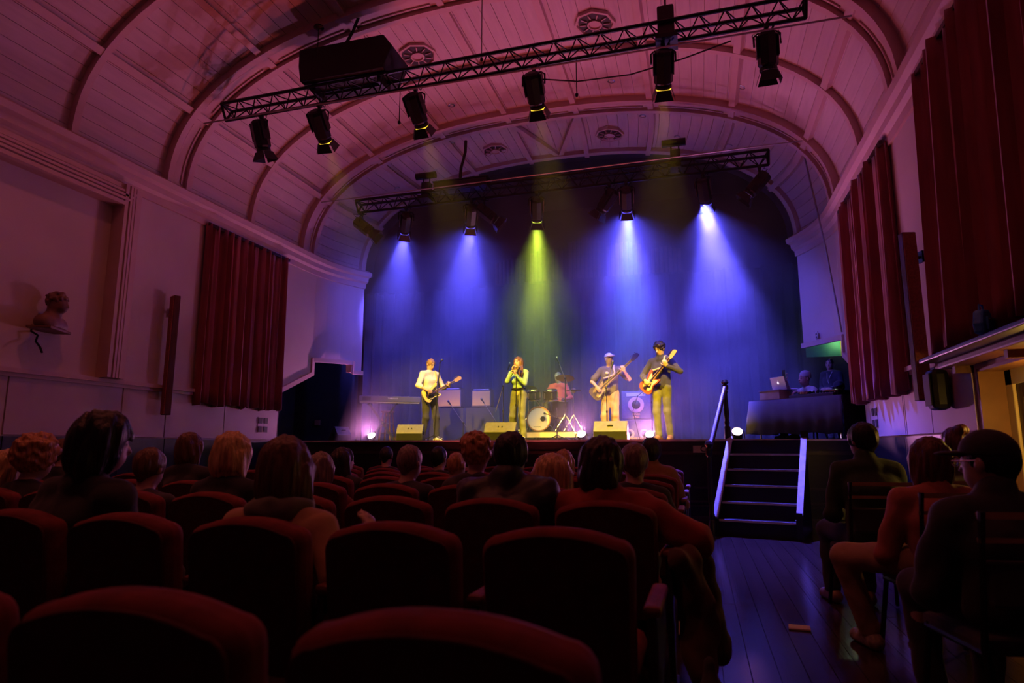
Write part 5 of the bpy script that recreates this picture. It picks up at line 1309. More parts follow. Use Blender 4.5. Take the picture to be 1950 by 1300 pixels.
# DJ table and what stands on it
ta = P(1427, 765, 12.0); tb = P(1603, 754, 10.78); tz = ta.z
dv = (tb - ta); dv.z = 0; TL = dv.length; tang = math.atan2(dv.y, dv.x); bk = Vector((-dv.y, dv.x, 0)).normalized()
if bk.y < 0: bk = -bk
TW = 0.72
dj = thing('dj_table', 'trestle table under a long black cloth at stage right', 'table', Vector((ta.x, ta.y, SZ)), tang)
h = tz - SZ
MB().box((TL / 2, TW / 2, h - 0.015), (TL, TW, 0.03)).build('tabletop', BLACKWOOD, dj)
CLOTH2 = mat('charcoal table cloth', (0.10, 0.09, 0.11), 0.8, var=0.12, scale=6, sheen=0.1)
mb = MB(); n = 40; vs = []
for j, z in enumerate((h + 0.004, h * 0.6, 0.10)):
    for i in range(n + 1):
        s = i / n; o_ = 0.006 + j * 0.012 * (1 + 0.9 * math.sin(i * 1.1)); fl = (-0.05 * j * (1 - s) ** 3)
        vs.append((TL * s + fl, -o_, z + (0.0 if j < 2 else 0.015 * math.sin(i * 0.5))))
fs = [(j * (n + 1) + i, j * (n + 1) + i + 1, (j + 1) * (n + 1) + i + 1, (j + 1) * (n + 1) + i) for j in range(2) for i in range(n)]
o = mb.add(vs, fs).build('cloth_front', CLOTH2, dj, smooth=True); o.modifiers.new('t', 'SOLIDIFY').thickness = 0.006
MB().box((TL / 2, TW / 2 - 0.003, h + 0.003), (TL + 0.012, TW + 0.01, 0.008)).build('cloth_top', CLOTH2, dj)
MB().box((TL + 0.012, TW / 2, h / 2 + 0.05), (0.008, TW, h - 0.1)).build('cloth_side', BLACKCLOTH, dj); MB().box((-0.012, TW / 2, h / 2 + 0.05), (0.008, TW, h - 0.1)).build('cloth_side', CLOTH2, dj)
for x in (0.12, TL - 0.12):
    for y in (0.1, TW - 0.1): MB().cyl((x, y, 0), (x, y, h - 0.03), 0.016, n=8).build('leg', CHROME, dj)
onT = lambda s, y, z=0.0: Vector((ta.x, ta.y, tz + 0.009 + z)) + dv.normalized() * (s * TL) + bk * y
bx_ = thing('record_crate', 'low tan box at the left end of the cloth covered table', 'box', onT(0.24, 0.16), tang)
MB().box((0, 0, 0.075), (0.40, 0.30, 0.15)).build('crate_body', mat('tan board', (0.42, 0.31, 0.20), 0.6, var=0.15), bx_, bevel=0.006); MB().box((0, 0, 0.155), (0.42, 0.32, 0.016)).build('crate_lid', mat('grey lid', (0.25, 0.22, 0.25), 0.6, var=0.1), bx_)
lp = thing('laptop', 'open silver laptop on the tan box', 'laptop', onT(0.30, 0.17, 0.164), tang + R(-8))
ALU = mat('silver laptop shell', (0.62, 0.60, 0.66), 0.35, metal=0.6, var=0.03)
MB().box((0, 0.10, 0.008), (0.32, 0.22, 0.016)).build('base', ALU, lp, bevel=0.004)
ld = MB().box((0, -0.035, 0.115), (0.32, 0.010, 0.22), (R(14), 0, 0)).build('screen_lid', ALU, lp, bevel=0.003)
mb = MB(); pts = []
for i in range(18):
    a = 2 * PI * i / 18; rr = 0.020 * (1 - 0.12 * max(0, math.sin(a)) ** 6); rr *= (0.72 if -0.5 < a - 0.15 < 0.45 else 1.0); pts.append((rr * math.cos(a), rr * 1.05 * math.sin(a)))
Ml = Matrix.Rotation(R(90 + 14), 3, 'X')
mb.prism(pts, 0.002, Ml, (0, -0.0405, 0.12)).prism([(0.0, 0.023), (0.004, 0.033), (0.011, 0.036), (0.008, 0.026)], 0.002, Ml, (0, -0.0405, 0.12))
mb.build('lid_logo', mat('lit logo', (0.9, 0.9, 0.95), 0.4, emit=(0.85, 0.8, 1.0), emit_s=1.2, var=0.02), ld)
mx = thing('dj_mixer', 'dark mixing deck with knobs on the cloth covered table', 'mixer', onT(0.66, 0.30), tang)
MB().prism([(-0.22, 0), (0.22, 0), (0.22, 0.10), (-0.22, 0.05)], 0.80, Matrix(((0, 0, 1), (1, 0, 0), (0, 1, 0))), (-0.4, 0, 0)).build('deck_body', KEYGREY, mx, bevel=0.006)
for s_ in (-0.24, 0.24): MB().lathe([(0.12, 0.07), (0.12, 0.105), (0.10, 0.11), (0.01, 0.11)], (s_, 0, 0), 22).build('platter', CHROME, mx, smooth=True)
for i in range(9): MB().cyl((-0.07 + 0.07 * (i % 3), -0.12 + 0.09 * (i // 3), 0.06), (-0.07 + 0.07 * (i % 3), -0.12 + 0.09 * (i // 3), 0.11), 0.013, n=8).build('knob', BLACKMETAL, mx)
fc = thing('flight_case', 'dark flight case behind the mixing deck', 'case', onT(0.84, 0.34), tang)
MB().box((0, 0, 0.04), (0.26, 0.4, 0.08)).build('case_body', BLACKMETAL, fc, bevel=0.008); MB().box((0, 0, 0.085), (0.27, 0.41, 0.012)).build('case_lid', CHROME, fc)
for i in range(3): MB().box((-0.08 + 0.08 * i, -0.205, 0.045), (0.02, 0.01, 0.04)).build('latch', CHROME, fc)
# ------------------------------------------------------------------ the band
def rz_of(F): return math.atan2(-F[0], F[1])
def catmull(pts, n=4):
    out = []; m = len(pts)
    for i in range(m):
        p0, p1, p2, p3 = [Vector((*pts[(i + d) % m], 0)) for d in (-1, 0, 1, 2)]
        for j in range(n):
            t = j / n; q = 0.5 * ((2 * p1) + (p2 - p0) * t + (2 * p0 - 5 * p1 + 4 * p2 - p3) * t * t + (3 * p1 - p0 - 3 * p2 + p3) * t ** 3); out.append((q.x, q.y))
    return out
BODY_PTS = [(-.20, 0), (-.19, .10), (-.12, .15), (-.03, .125), (.03, .105), (.10, .13), (.185, .15), (.21, .125), (.155, .075), (.13, .03), (.13, -.03), (.14, -.06), (.18, -.10), (.165, -.128), (.09, -.12), (.02, -.10), (-.04, -.112), (-.12, -.148), (-.185, -.10)]
def guitar(label, loc, rz, c, neck, nrm, color, guard, nl=0.50, bass=False, shoulder=None, info=None, name='electric_guitar', scale=1.0):
    """c, neck, nrm in the player's own frame"""
    Rz = Matrix.Rotation(rz, 3, 'Z'); x = Vector(neck).normalized(); z = Vector(nrm); z = (z - x * z.dot(x)).normalized(); y = z.cross(x)
    M = Rz @ Matrix((x, y, z)).transposed(); W = Vector(loc) + Rz @ Vector(c)
    r = thing(name, label, 'guitar', W, 0, 'guitars'); r.rotation_euler = M.to_euler()
    g = mat('guitar lacquer ' + label[:12], color, 0.18, var=0.1); out = catmull([(a * scale, b * scale) for a, b in BODY_PTS])
    MB().prism(out, 0.042, None, (0, 0, -0.021)).build('guitar_body', g, r, bevel=0.008)
    pg = catmull([(a * 0.72 + 0.015, b * 0.68 - 0.012) for a, b in BODY_PTS]); MB().prism(pg, 0.003, None, (0, 0, 0.021)).build('pickguard', mat('guard ' + label[:12], guard, 0.3, var=0.05), r)
    MAPLE = mat('maple neck', (0.55, 0.33, 0.13), 0.4, var=0.15); x1 = 0.13 + nl
    MB().prism([(0.10, -0.027), (x1, -0.021), (x1, 0.021), (0.10, 0.027)], 0.022, None, (0, 0, 0.006)).build('neck', MAPLE, r, bevel=0.006)
    MB().prism([(0.09, -0.026), (x1, -0.020), (x1, 0.020), (0.09, 0.026)], 0.005, None, (0, 0, 0.028)).build('fretboard', mat('fretboard', (0.42, 0.25, 0.12), 0.45, var=0.15), r)
    hs_ = [(x1, -0.022), (x1 + 0.05, -0.035), (x1 + 0.17, -0.030), (x1 + 0.19, 0.0), (x1 + 0.16, 0.045), (x1 + 0.08, 0.045), (x1 + 0.03, 0.03), (x1, 0.022)]
    MB().prism(catmull(hs_, 3), 0.016, None, (0, 0, 0.004)).build('headstock', MAPLE if not bass else g, r)
    for i in range(4 if bass else 6): MB().cyl((x1 + 0.035 + i * (0.038 if bass else 0.024), 0.04, 0.012), (x1 + 0.035 + i * (0.038 if bass else 0.024), 0.075, 0.012), 0.007, 0.010, 6).build('tuning_peg', CHROME, r)
    for q in ((-0.03,) if bass else (-0.06, 0.0, 0.06)): MB().box((q, 0, 0.026), (0.02 if not bass else 0.05, 0.075, 0.008)).build('pickup', RUBBER, r)
    MB().box((-0.12, 0, 0.027), (0.045, 0.075, 0.012)).build('bridge', CHROME, r)
    for i in range(3): MB().cyl((-0.11 + 0.03 * i, -0.085 - 0.004 * i, 0.022), (-0.11 + 0.03 * i, -0.085 - 0.004 * i, 0.036), 0.010, n=8).build('knob', WHITE, r)
    MB().box(((x1 - 0.12) / 2, 0, 0.037), (x1 + 0.12, 0.026, 0.0015)).build('strings', CHROME, r)
    if info is not None:   # strap over the left shoulder
        inv = M.inverted(); sL = Vector(info['nk']) + Vector((-0.10, 0, 0.0)); pts = [Vector((-0.19, 0.02, -0.02))]
        for q in (info['pv'] + Vector((0.19, -0.02, 0.16)), info['ch'] + Vector((0.09, -0.115, 0.0)), info['ch'] + Vector((-0.05, -0.105, 0.12)), sL + Vector((0.0, -0.05, 0.022)), sL + Vector((0.0, 0.035, 0.03)), sL + Vector((0, 0.085, -0.035)), info['ch'] + Vector((-0.10, 0.112, 0.04))):
            pts.append(inv @ (Vector(loc) + Rz @ Vector(q) - W))
        pts.append(Vector((0.19, 0.135, -0.02)))
        sm = []
        for i in range(len(pts) - 1):
            p0, p1, p2, p3 = pts[max(0, i - 1)], pts[i], pts[i + 1], pts[min(len(pts) - 1, i + 2)]
            for j in range(4):
                t = j / 4; sm.append(0.5 * ((2 * p1) + (p2 - p0) * t + (2 * p0 - 5 * p1 + 4 * p2 - p3) * t * t + (3 * p1 - p0 - 3 * p2 + p3) * t ** 3))
        sm.append(pts[-1]); mb = MB(); MB.tube(mb, sm, 0.017, 6)
        mb.build('strap', mat('strap ' + label[:12], (0.5, 0.42, 0.2) if not bass else (0.5, 0.45, 0.45), 0.7, var=0.2), r, smooth=True)
    return r
def V(*a): return Vector(a)
def cap_hat(root, I, m, brim=True, name='cap'):
    c, f, r_, u, s = I['c'], I['f'], I['r'], I['u'], I['hs']; M = Matrix((r_, f, u)).transposed()
    B = Blob(); B.ell(c + u * 0.035 * s - f * 0.006 * s, (0.088 * s, 0.106 * s, 0.095 * s), M, 0.01); B.cut(c + u * 0.028 * s, -(u * 0.95 - f * 0.1))
    o = blob(name, B, 0.006, m, root)
    if brim:
        B = Blob(); B.ell(c + u * 0.036 * s + f * 0.115 * s, (0.078 * s, 0.085 * s, 0.012 * s), M, 0.01); B.cut(c + f * 0.06 * s, -f); blob('brim', B, 0.005, m, o)
    return o

DENIMBLACK = cloth('black trousers', (0.03, 0.028, 0.035)); WHITESHOE = mat('white leather shoe', (0.7, 0.68, 0.64), 0.5, var=0.08)
# left guitarist
loc = onstage(816, 12.45); F = V(0.82, -0.57, 0); rz = rz_of(F)
J = pose_stand(1.72, 0.11); c = V(0.07, 0.185, 0.98); nk_ = V(-0.86, 0.10, 0.47).normalized()
J.update(face=V(-0.12, 0.85, -0.45), wR=c + V(0.13, 0.08, 0.05), hdR=V(-0.85, 0.1, -0.35), pnR=V(0, -1, 0.1), cR=0.7, wL=c + nk_ * 0.44 + V(-0.0, 0.03, -0.05), hdL=V(0.2, 0.5, 0.8), pnL=V(0.2, -0.9, 0.2), cL=1.1, epR=V(1, -0.9, -0.2), epL=V(-0.6, -0.3, -1), aL=V(-0.13, 0.10, 0.085), aR=V(0.12, -0.05, 0.085))
rt, I = person('guitarist in a cream shirt and black trousers looking down at a yellow guitar', J, loc, rz, (0.55, 0.36, 0.25), ('short', hairm('light brown', (0.22, 0.12, 0.05))), ('shirt', cloth('cream shirt', (0.60, 0.56, 0.44))), ('trousers', DENIMBLACK), WHITESHOE, 0.0065, 2, 'rolled', 'band members')
guitar('pale yellow electric guitar held by the left guitarist', loc, rz, c, nk_, V(0.05, 1, 0.1), (0.70, 0.55, 0.22), (0.03, 0.03, 0.03), 0.46, info=I)
# singer
loc = onstage(988, 12.15); F = V(-0.12, -0.99, 0); rz = rz_of(F)
J = pose_stand(1.64, 0.12); 
J.update(face=V(0.22, 0.95, 0.12), wR=V(0.035, 0.215, 1.36), wL=V(-0.03, 0.22, 1.27), hdR=V(-0.25, 0.25, 0.9), hdL=V(0.2, 0.2, 0.95), pnR=V(-0.9, 0.1, 0), pnL=V(0.9, 0, 0), cR=1.0, cL=0.9, epR=V(0.7, -0.25, -1), epL=V(-0.8, -0.2, -1), aR=V(0.14, -0.06, 0.085), aL=V(-0.13, 0.08, 0.085), cuff=0.062)
rt, I = person('singer with long brown hair in a pale green top holding a microphone to the mouth', J, loc, rz, (0.56, 0.37, 0.27), ('long', hairm('long brown', (0.17, 0.075, 0.03))), ('knit_top', cloth('pale green knit', (0.24, 0.40, 0.27))), ('jeans', cloth('faded green jeans', (0.13, 0.14, 0.085))), WHITESHOE, 0.006, 3, 'long', 'band members', female=True, tuck=True)
B = Blob(); c_ = I['c']; B.cap(c_ + V(-0.06, 0.04, -0.10), c_ + V(-0.10, 0.10, -0.22), 0.034, 0.036, 0.03).cap(c_ + V(-0.10, 0.10, -0.22), c_ + V(-0.085, 0.11, -0.36), 0.036, 0.018, 0.03); B.noise = (0.005, 90, 90, 30, 2.0)
blob('hair_lock', B, 0.0055, hairm('long brown', (0.17, 0.075, 0.03)), rt)
MB().tube([(0.10 * math.cos(t) * 1.35, 0.012 + 0.10 * math.sin(t) * 1.12, 1.015) for t in [2 * PI * i / 20 for i in range(20)]], 0.014, 6, True).build('belt', mat('dark belt', (0.03, 0.025, 0.02), 0.5, var=0.2), rt, smooth=True)
# bass player
loc = onstage(1164, 12.75); F = V(-0.05, -1, 0); rz = rz_of(F)
J = pose_stand(1.73, 0.11); c = V(0.17, 0.18, 0.99); nk_ = V(-0.76, 0.06, 0.65).normalized()
J.update(face=V(-0.55, 0.8, 0.10), wR=c + V(0.05, 0.08, 0.07), hdR=V(-0.5, 0.15, -0.75), pnR=V(-0.2, -1, 0), cR=0.6, wL=c + nk_ * 0.62 + V(-0.03, 0.03, -0.05), hdL=V(0.25, 0.45, 0.85), pnL=V(0.3, -0.9, 0.1), cL=1.1, epR=V(1, -0.6, -0.3), epL=V(-1, -0.1, -1), cuff=0.068, legg=0.02)
rt, I = person('bass player in a pale cap, grey tee and tan trousers', J, loc, rz, (0.60, 0.42, 0.34), None, ('tee_shirt', cloth('grey tee', (0.12, 0.10, 0.11))), ('trousers', cloth('tan trousers', (0.36, 0.23, 0.12))), WHITESHOE, 0.0065, 4, 'short', 'band members')
cap_hat(rt, I, cloth('off white cap', (0.75, 0.70, 0.66)))
B = Blob(); B.ell((0.03, 0.13, 1.33), (0.035, 0.02, 0.03), None, 0.01); blob('shirt_print', B, 0.008, cloth('cream print', (0.7, 0.62, 0.45)), rt)
guitar('dark bass guitar with a pale neck held by the bass player', loc, rz, c, nk_, V(-0.05, 1, 0.1), (0.10, 0.08, 0.09), (0.35, 0.28, 0.22), 0.72, True, info=I, name='bass_guitar')
# right guitarist
loc = onstage(1264, 12.1); F = V(-0.32, -0.95, 0); rz = rz_of(F)
J = pose_stand(1.80, 0.10); c = V(0.15, 0.19, 1.04); nk_ = V(-0.70, 0.05, 0.72).normalized()
J.update(face=V(0.25, 0.85, -0.35), wR=c + V(0.06, 0.08, 0.05), hdR=V(-0.6, 0.1, -0.6), pnR=V(-0.2, -1, 0), cR=0.8, wL=c + nk_ * 0.46 + V(-0.03, 0.03, -0.04), hdL=V(0.2, 0.5, 0.8), pnL=V(0.3, -0.9, 0.1), cL=1.1, epR=V(1, -0.7, -0.3), epL=V(-1, -0.2, -0.9), aR=V(0.05, 0.10, 0.085), aL=V(-0.10, -0.08, 0.085), cuff=0.05, legg=0.008)
rt, I = person('tall guitarist with curly dark hair in a black jumper and olive jeans', J, loc, rz, (0.58, 0.40, 0.27), ('curly', hairm('dark curls', (0.025, 0.014, 0.010))), ('jumper', cloth('black jumper', (0.035, 0.03, 0.033))), ('jeans', cloth('olive jeans', (0.12, 0.115, 0.065))), mat('brown boot', (0.20, 0.10, 0.035), 0.5, var=0.2), 0.0065, 5, 'long', 'band members', collar=True)
guitar('red and cream electric guitar held by the right guitarist', loc, rz, c, nk_, V(0.05, 1, 0.1), (0.32, 0.07, 0.05), (0.65, 0.52, 0.40), 0.46, info=I)
gj = Vector(loc) + Matrix.Rotation(rz, 3, 'Z') @ (c - nk_ * 0.2)
cable('guitar_lead', 'thin guitar lead drooping from the red guitar to the floor', [gj, gj + V(-0.10, -0.02, -0.08), gj + V(-0.20, 0.02, -0.35), V(gj.x - 0.16, gj.y + 0.3, SZ + 0.25), V(gj.x - 0.12, gj.y + 0.4, SZ + 0.008), V(gj.x + 0.2, gj.y + 0.9, SZ + 0.008)], 0.006)
# drummer
hd = P(1068, 716, 14.35); hz = hd.z - DZ_
loc = Vector((P(1064, 760, 14.6).x, 14.79, DZ_)); J = pose_sit((0.0, 0.24, hz), 0.50)
J.update(face=V(0.15, 0.95, -0.25), wR=V(0.22, 0.50, 0.76), wL=V(-0.20, 0.50, 0.74), hdR=V(-0.3, 0.9, 0.1), hdL=V(0.3, 0.9, 0.1), cR=1.2, cL=1.2, aR=V(0.16, 0.62, 0.085), aL=V(-0.22, 0.58, 0.085))
rt, I = person('drummer in a red sweater seated behind the drum kit', J, loc, PI, (0.55, 0.38, 0.30), ('crop', hairm('grey', (0.20, 0.17, 0.16))), ('sweater', cloth('red sweater', (0.50, 0.05, 0.06))), ('trousers', DENIMBLACK), RUBBER, 0.007, 6, 'long', 'band members')
for s_, w_ in ((1, I['wR']), (-1, I['wL'])):
    dk = thing('drumstick', 'wooden drumstick in the drummer %s hand' % ('right' if s_ > 0 else 'left'), 'drumstick', loc, PI, 'drumsticks')
    a = w_ + V(-0.02 * s_, 0.06, 0.0); MB().tube([a - V(-0.05 * s_, 0.10, -0.02), a + V(-0.10 * s_, 0.26, 0.04)], [0.008, 0.006], 6).build('stick', mat('stick wood', (0.6, 0.42, 0.2), 0.5, var=0.1), dk); MB().ball(a + V(-0.103 * s_, 0.268, 0.041), 0.008, 8).build('tip', MATS['stick wood'], dk)

# people round the DJ table
def to_local(loc, rz, w): return Matrix.Rotation(-rz, 3, 'Z') @ (Vector(w) - Vector(loc))
st_ = thing('bar_stool', 'black stool behind the cloth covered table', 'stool', (1.93, 12.15, SZ)); MB().lathe([(0.16, 0.38), (0.17, 0.40), (0.17, 0.44), (0.01, 0.45)], (0, 0, 0), 18).build('seat', RUBBER, st_, smooth=True)
for k in range(4): MB().tube([(0.1 * math.cos(k * PI / 2), 0.1 * math.sin(k * PI / 2), 0.39), (0.19 * math.cos(k * PI / 2), 0.19 * math.sin(k * PI / 2), 0.01)], 0.014, 6).build('leg', BLACKMETAL, st_)
hd = P(1532, 721, 12.0); F = V(-0.86, -0.5, 0); rz = rz_of(F); loc = Vector((hd.x, 12.0, SZ)) - F.normalized() * 0.24
J = pose_sit((0, 0.24, hd.z - SZ), 0.44)
ph = P(1490, 716, 11.75); J.update(face=V(0.1, 1, 0.02), wR=to_local(loc, rz, ph) + V(0, -0.05, -0.09), hdR=V(0, 0.25, 1), pnR=V(-0.3, -1, 0), cR=0.7, epR=V(0.8, -0.2, -0.8), wL=V(-0.15, 0.5, tz - SZ + 0.14), hdL=V(0, 1, -0.1), cL=0.5)
rt, I = person('seated man in a ribbed beanie and pale sweater raising a phone', J, loc, rz, (0.45, 0.30, 0.27), None, ('sweater', cloth('pale grey sweater', (0.50, 0.48, 0.50))), ('trousers', DENIMBLACK), RUBBER, 0.007, 7, 'long', None)
BE = bpy.data.materials.new('ribbed beanie'); BE.use_nodes = True; _b = BE.node_tree.nodes['Principled BSDF']; _b.inputs['Base Color'].default_value = (0.38, 0.36, 0.42, 1); _b.inputs['Roughness'].default_value = 0.9
c_, f_, r_, u_ = I['c'], I['f'], I['r'], I['u']; B = Blob(); M_ = Matrix((r_, f_, u_)).transposed()
for i in range(14):
    a = 2 * PI * i / 14; B.cap(c_ + (r_ * math.cos(a) * 0.070 + f_ * (math.sin(a) * 0.084 - 0.015)) + u_ * 0.03, c_ + (r_ * math.cos(a) * 0.045 + f_ * (math.sin(a) * 0.055 - 0.03)) + u_ * 0.115, 0.019, 0.019, 0.006)
B.ell(c_ + u_ * 0.055 - f_ * 0.018, (0.083, 0.098, 0.095), M_, 0.01); B.cut(c_ + u_ * 0.02, -u_ + f_ * 0.1); blob('beanie', B, 0.0055, BE, rt)
pw = Vector(loc) + Matrix.Rotation(rz, 3, 'Z') @ (I['wR'] + V(-0.01, 0.03, 0.12)); po = thing('phone', 'dark smartphone held up by the man in the beanie', 'phone', pw, rz); MB().box((0, 0, 0), (0.072, 0.01, 0.15)).build('phone_body', BLACKMETAL, po, bevel=0.004); MB().box((0, -0.006, 0), (0.066, 0.002, 0.14)).build('screen', mat('phone screen', (0.02, 0.02, 0.03), 0.1, emit=(0.6, 0.6, 0.9), emit_s=0.3, var=0.02), po)
hd = P(1581, 694, 13.9); F = V(-0.6, -0.8, 0)
J = pose_stand(min(1.8, hd.z - SZ + 0.115)); J.update(wR=V(0.1, 0.22, 1.0), wL=V(-0.1, 0.22, 1.0), hdR=V(-1, 0.2, 0), hdL=V(1, 0.2, 0), pnR=V(0, -1, 0), pnL=V(0, -1, 0), face=V(-0.2, 1, 0))
rt, I = person('man in dark clothes standing in the right wing behind the table', J, (hd.x, 13.9, SZ), rz_of(F), (0.45, 0.28, 0.24), ('crop', hairm('black', (0.015, 0.012, 0.012))), ('jumper', cloth('navy jumper', (0.03, 0.03, 0.05))), ('trousers', DENIMBLACK), RUBBER, 0.008, 8)
MB().tube([I['nk'] + V(-0.06, 0.03, 0.03), I['ch'] + V(-0.02, 0.13, 0.05), I['ch'] + V(0.0, 0.135, -0.05), I['ch'] + V(0.02, 0.13, 0.05), I['nk'] + V(0.06, 0.03, 0.03)], 0.005, 5).build('lanyard', WHITE, rt, smooth=True)
hd = P(1598, 737, 12.35); F = V(-0.7, -0.7, 0); rz = rz_of(F)
J = pose_stand(1.28); s_ = (hd.z - SZ + 0.1) / 1.28; J = pose_stand(max(0.95, (hd.z - SZ) / 0.934)); J.update(face=V(0.1, 1, -0.25), wR=V(0.06, 0.2, 0.75), wL=V(-0.06, 0.2, 0.72), hdR=V(-0.4, 0.5, 0.5), hdL=V(0.4, 0.5, 0.5))
rt, I = person('child in a dark peaked cap standing behind the table', J, (hd.x, 12.35, SZ), rz, (0.5, 0.34, 0.28), ('short', hairm('black', (0.015, 0.012, 0.012))), ('jacket', cloth('navy jacket', (0.04, 0.045, 0.07))), ('trousers', DENIMBLACK), RUBBER, 0.008, 9)
cap_hat(rt, I, cloth('navy cap', (0.03, 0.03, 0.06)))
# ------------------------------------------------------------------ the audience
HC = dict(blond=hairm('blond', (0.55, 0.36, 0.17)), copper=hairm('copper blond', (0.42, 0.20, 0.09)), brown=hairm('mid brown', (0.12, 0.06, 0.035)), dark=hairm('dark', (0.022, 0.013, 0.011)), grey=hairm('grey brown', (0.20, 0.15, 0.13)), white=hairm('white blond', (0.62, 0.52, 0.40)), black=hairm('jet', (0.010, 0.008, 0.008)), red=hairm('auburn', (0.10, 0.03, 0.02)))
DARKCOAT = cloth('dark coat', (0.018, 0.017, 0.02)); CHARCOAL = cloth('charcoal knit', (0.04, 0.038, 0.045)); JEANS = cloth('dark jeans', (0.03, 0.035, 0.055))
# px, py of the head centre, row, column, hair style, colour, size, top, puff, label
AUD = [
 (12, 893, 2, 8, 'bob', 'blond', 1.0, CHARCOAL, 0.0, 'seated person with pale hair at the far left edge of the audience'),
 (68, 876, 2, 7, 'curly', 'copper', 1.25, DARKCOAT, 0.0, 'seated person with copper blond curls at the left'),
 (124, 862, 3, 8, 'short', 'brown', 1.0, DARKCOAT, 0.0, 'seated person half hidden between the copper curls and the tall dark head'),
 (196, 846, 1, 4, 'big', 'black', 1.0, DARKCOAT, 0.012, 'tall seated person with black hair and a dark coat at the left'),
 (283, 890, 2, 5, 'short', 'brown', 1.0, CHARCOAL, 0.0, 'seated person with tousled brown hair low beside the tall dark head'),
 (364, 852, 3, 6, 'bob', 'brown', 0.95, DARKCOAT, 0.0, 'seated person with straight brown hair in front of the wall panels'),
 (441, 862, 2, 4, 'bobwide', 'blond', 0.98, DARKCOAT, 0.0, 'seated woman with short blond hair and a dark coat'),
 (549, 893, 1, 2, 'bob', 'brown', 1.0, cloth('tan jacket', (0.42, 0.24, 0.13)), 0.006, 'seated woman with a brown bob, green scarf and tan jacket'),
 (612, 892, 3, 4, 'bob', 'grey', 0.95, cloth('maroon fleece', (0.16, 0.02, 0.025)), 0.0, 'seated person with grey brown hair beside the brown bob'),
 (652, 876, 4, 4, 'long', 'dark', 0.95, DARKCOAT, 0.0, 'seated person with long dark hair looking to the right'),
 (738, 868, 6, 4, 'crop', 'dark', 1.0, DARKCOAT, 0.0, 'seated person with close dark hair near the stage, left of centre'),
 (780, 880, 3, 3, 'crop', 'grey', 1.05, CHARCOAL, 0.0, 'seated man with short grey hair left of centre'),
 (838, 872, 5, 3, 'short', 'black', 1.0, DARKCOAT, 0.0, 'seated person with black hair, dim, near the stage'),
 (869, 886, 4, 3, 'short', 'copper', 0.9, CHARCOAL, 0.0, 'seated person with fair hair half hidden by the wavy blond head'),
 (907, 865, 3, 2, 'curly', 'copper', 1.12, CHARCOAL, 0.0, 'seated woman with wavy blond hair left of the black puffer coat'),
 (970, 868, 2, 1, 'short', 'black', 1.05, cloth('black puffer', (0.012, 0.012, 0.014), 0.5), 0.05, 'seated person with a dark head and black puffer coat in the centre'),
 (1050, 905, 3, 1, 'bobwide', 'blond', 1.15, cloth('wine top', (0.14, 0.02, 0.025)), 0.0, 'seated woman with a blond bob between the black puffer and red jumper'),
 (1073, 879, 5, 1, 'bob', 'copper', 0.95, CHARCOAL, 0.0, 'seated person with straight fair hair behind the blond bob'),
 (1146, 884, 2, 0, 'big', 'dark', 0.95, cloth('red jumper', (0.30, 0.035, 0.025)), 0.03, 'seated woman with full dark hair and a red jumper by the aisle'),
 (1207, 880, 3, 0, 'short', 'grey', 1.05, DARKCOAT, 0.0, 'seated man with grey brown hair by the aisle'),
 (1240, 860, 5, 0, 'short', 'dark', 1.15, cloth('brown padded jacket', (0.24, 0.09, 0.05)), 0.015, 'seated person with dark hair and a brown padded jacket by the aisle'),
]
rnd = random.Random(4)
for n_, (px_, py_, row, colm, sty, hc, hs_, top, puff, lab) in enumerate(AUD):
    yb = ROWY(row); q = P(px_, py_, yb + 0.22); sx_ = SEATX(colm)
    if abs(q.x - sx_) > 0.2: sx_ = q.x - math.copysign(0.12, q.x - sx_)
    J = pose_sit((q.x - sx_, 0.22, q.z - FZ), 0.44)
    fx = rnd.uniform(-0.25, 0.25)
    if n_ in (9, 3): fx = 0.55
    if n_ in (1, 0, 2): fx = 0.35
    J['face'] = V(fx, 1, rnd.uniform(-0.08, 0.03))
    if n_ == 7:
        J.update(wR=J['sR'] + V(0.17, 0.10, -0.07), hdR=V(-0.25, 0.3, 0.85), pnR=V(-1, 0.2, 0), cR=0.4, epR=V(1, -0.3, -1))
    if n_ == 18: J.update(wR=V(0.30, 0.40, 0.62), epR=V(1, -0.5, -0.2))
    rt, I = person(lab, J, (sx_, yb, FZ), R(rnd.uniform(-3, 3)), (0.50, 0.31, 0.24), (sty, HC[hc], hs_), ('coat' if top in (DARKCOAT,) else 'jumper', top), ('trousers', JEANS), RUBBER, 0.010, n_ + 20, 'long', 'seated audience', puff=puff, collar=puff > 0.005, hvox=0.006)
    if n_ == 7:
        B = Blob(); nk_ = I['nk']
        for i in range(10):
            a = 2 * PI * i / 10; b_ = 2 * PI * (i + 1) / 10; B.cap(nk_ + V(0.085 * math.cos(a), 0.01 + 0.085 * math.sin(a), 0.02), nk_ + V(0.085 * math.cos(b_), 0.01 + 0.085 * math.sin(b_), 0.02), 0.038, 0.038, 0.03)
        B.noise = (0.006, 40, 40, 60, 1.0); blob('scarf', B, 0.008, cloth('grey green scarf', (0.13, 0.13, 0.10)), rt)

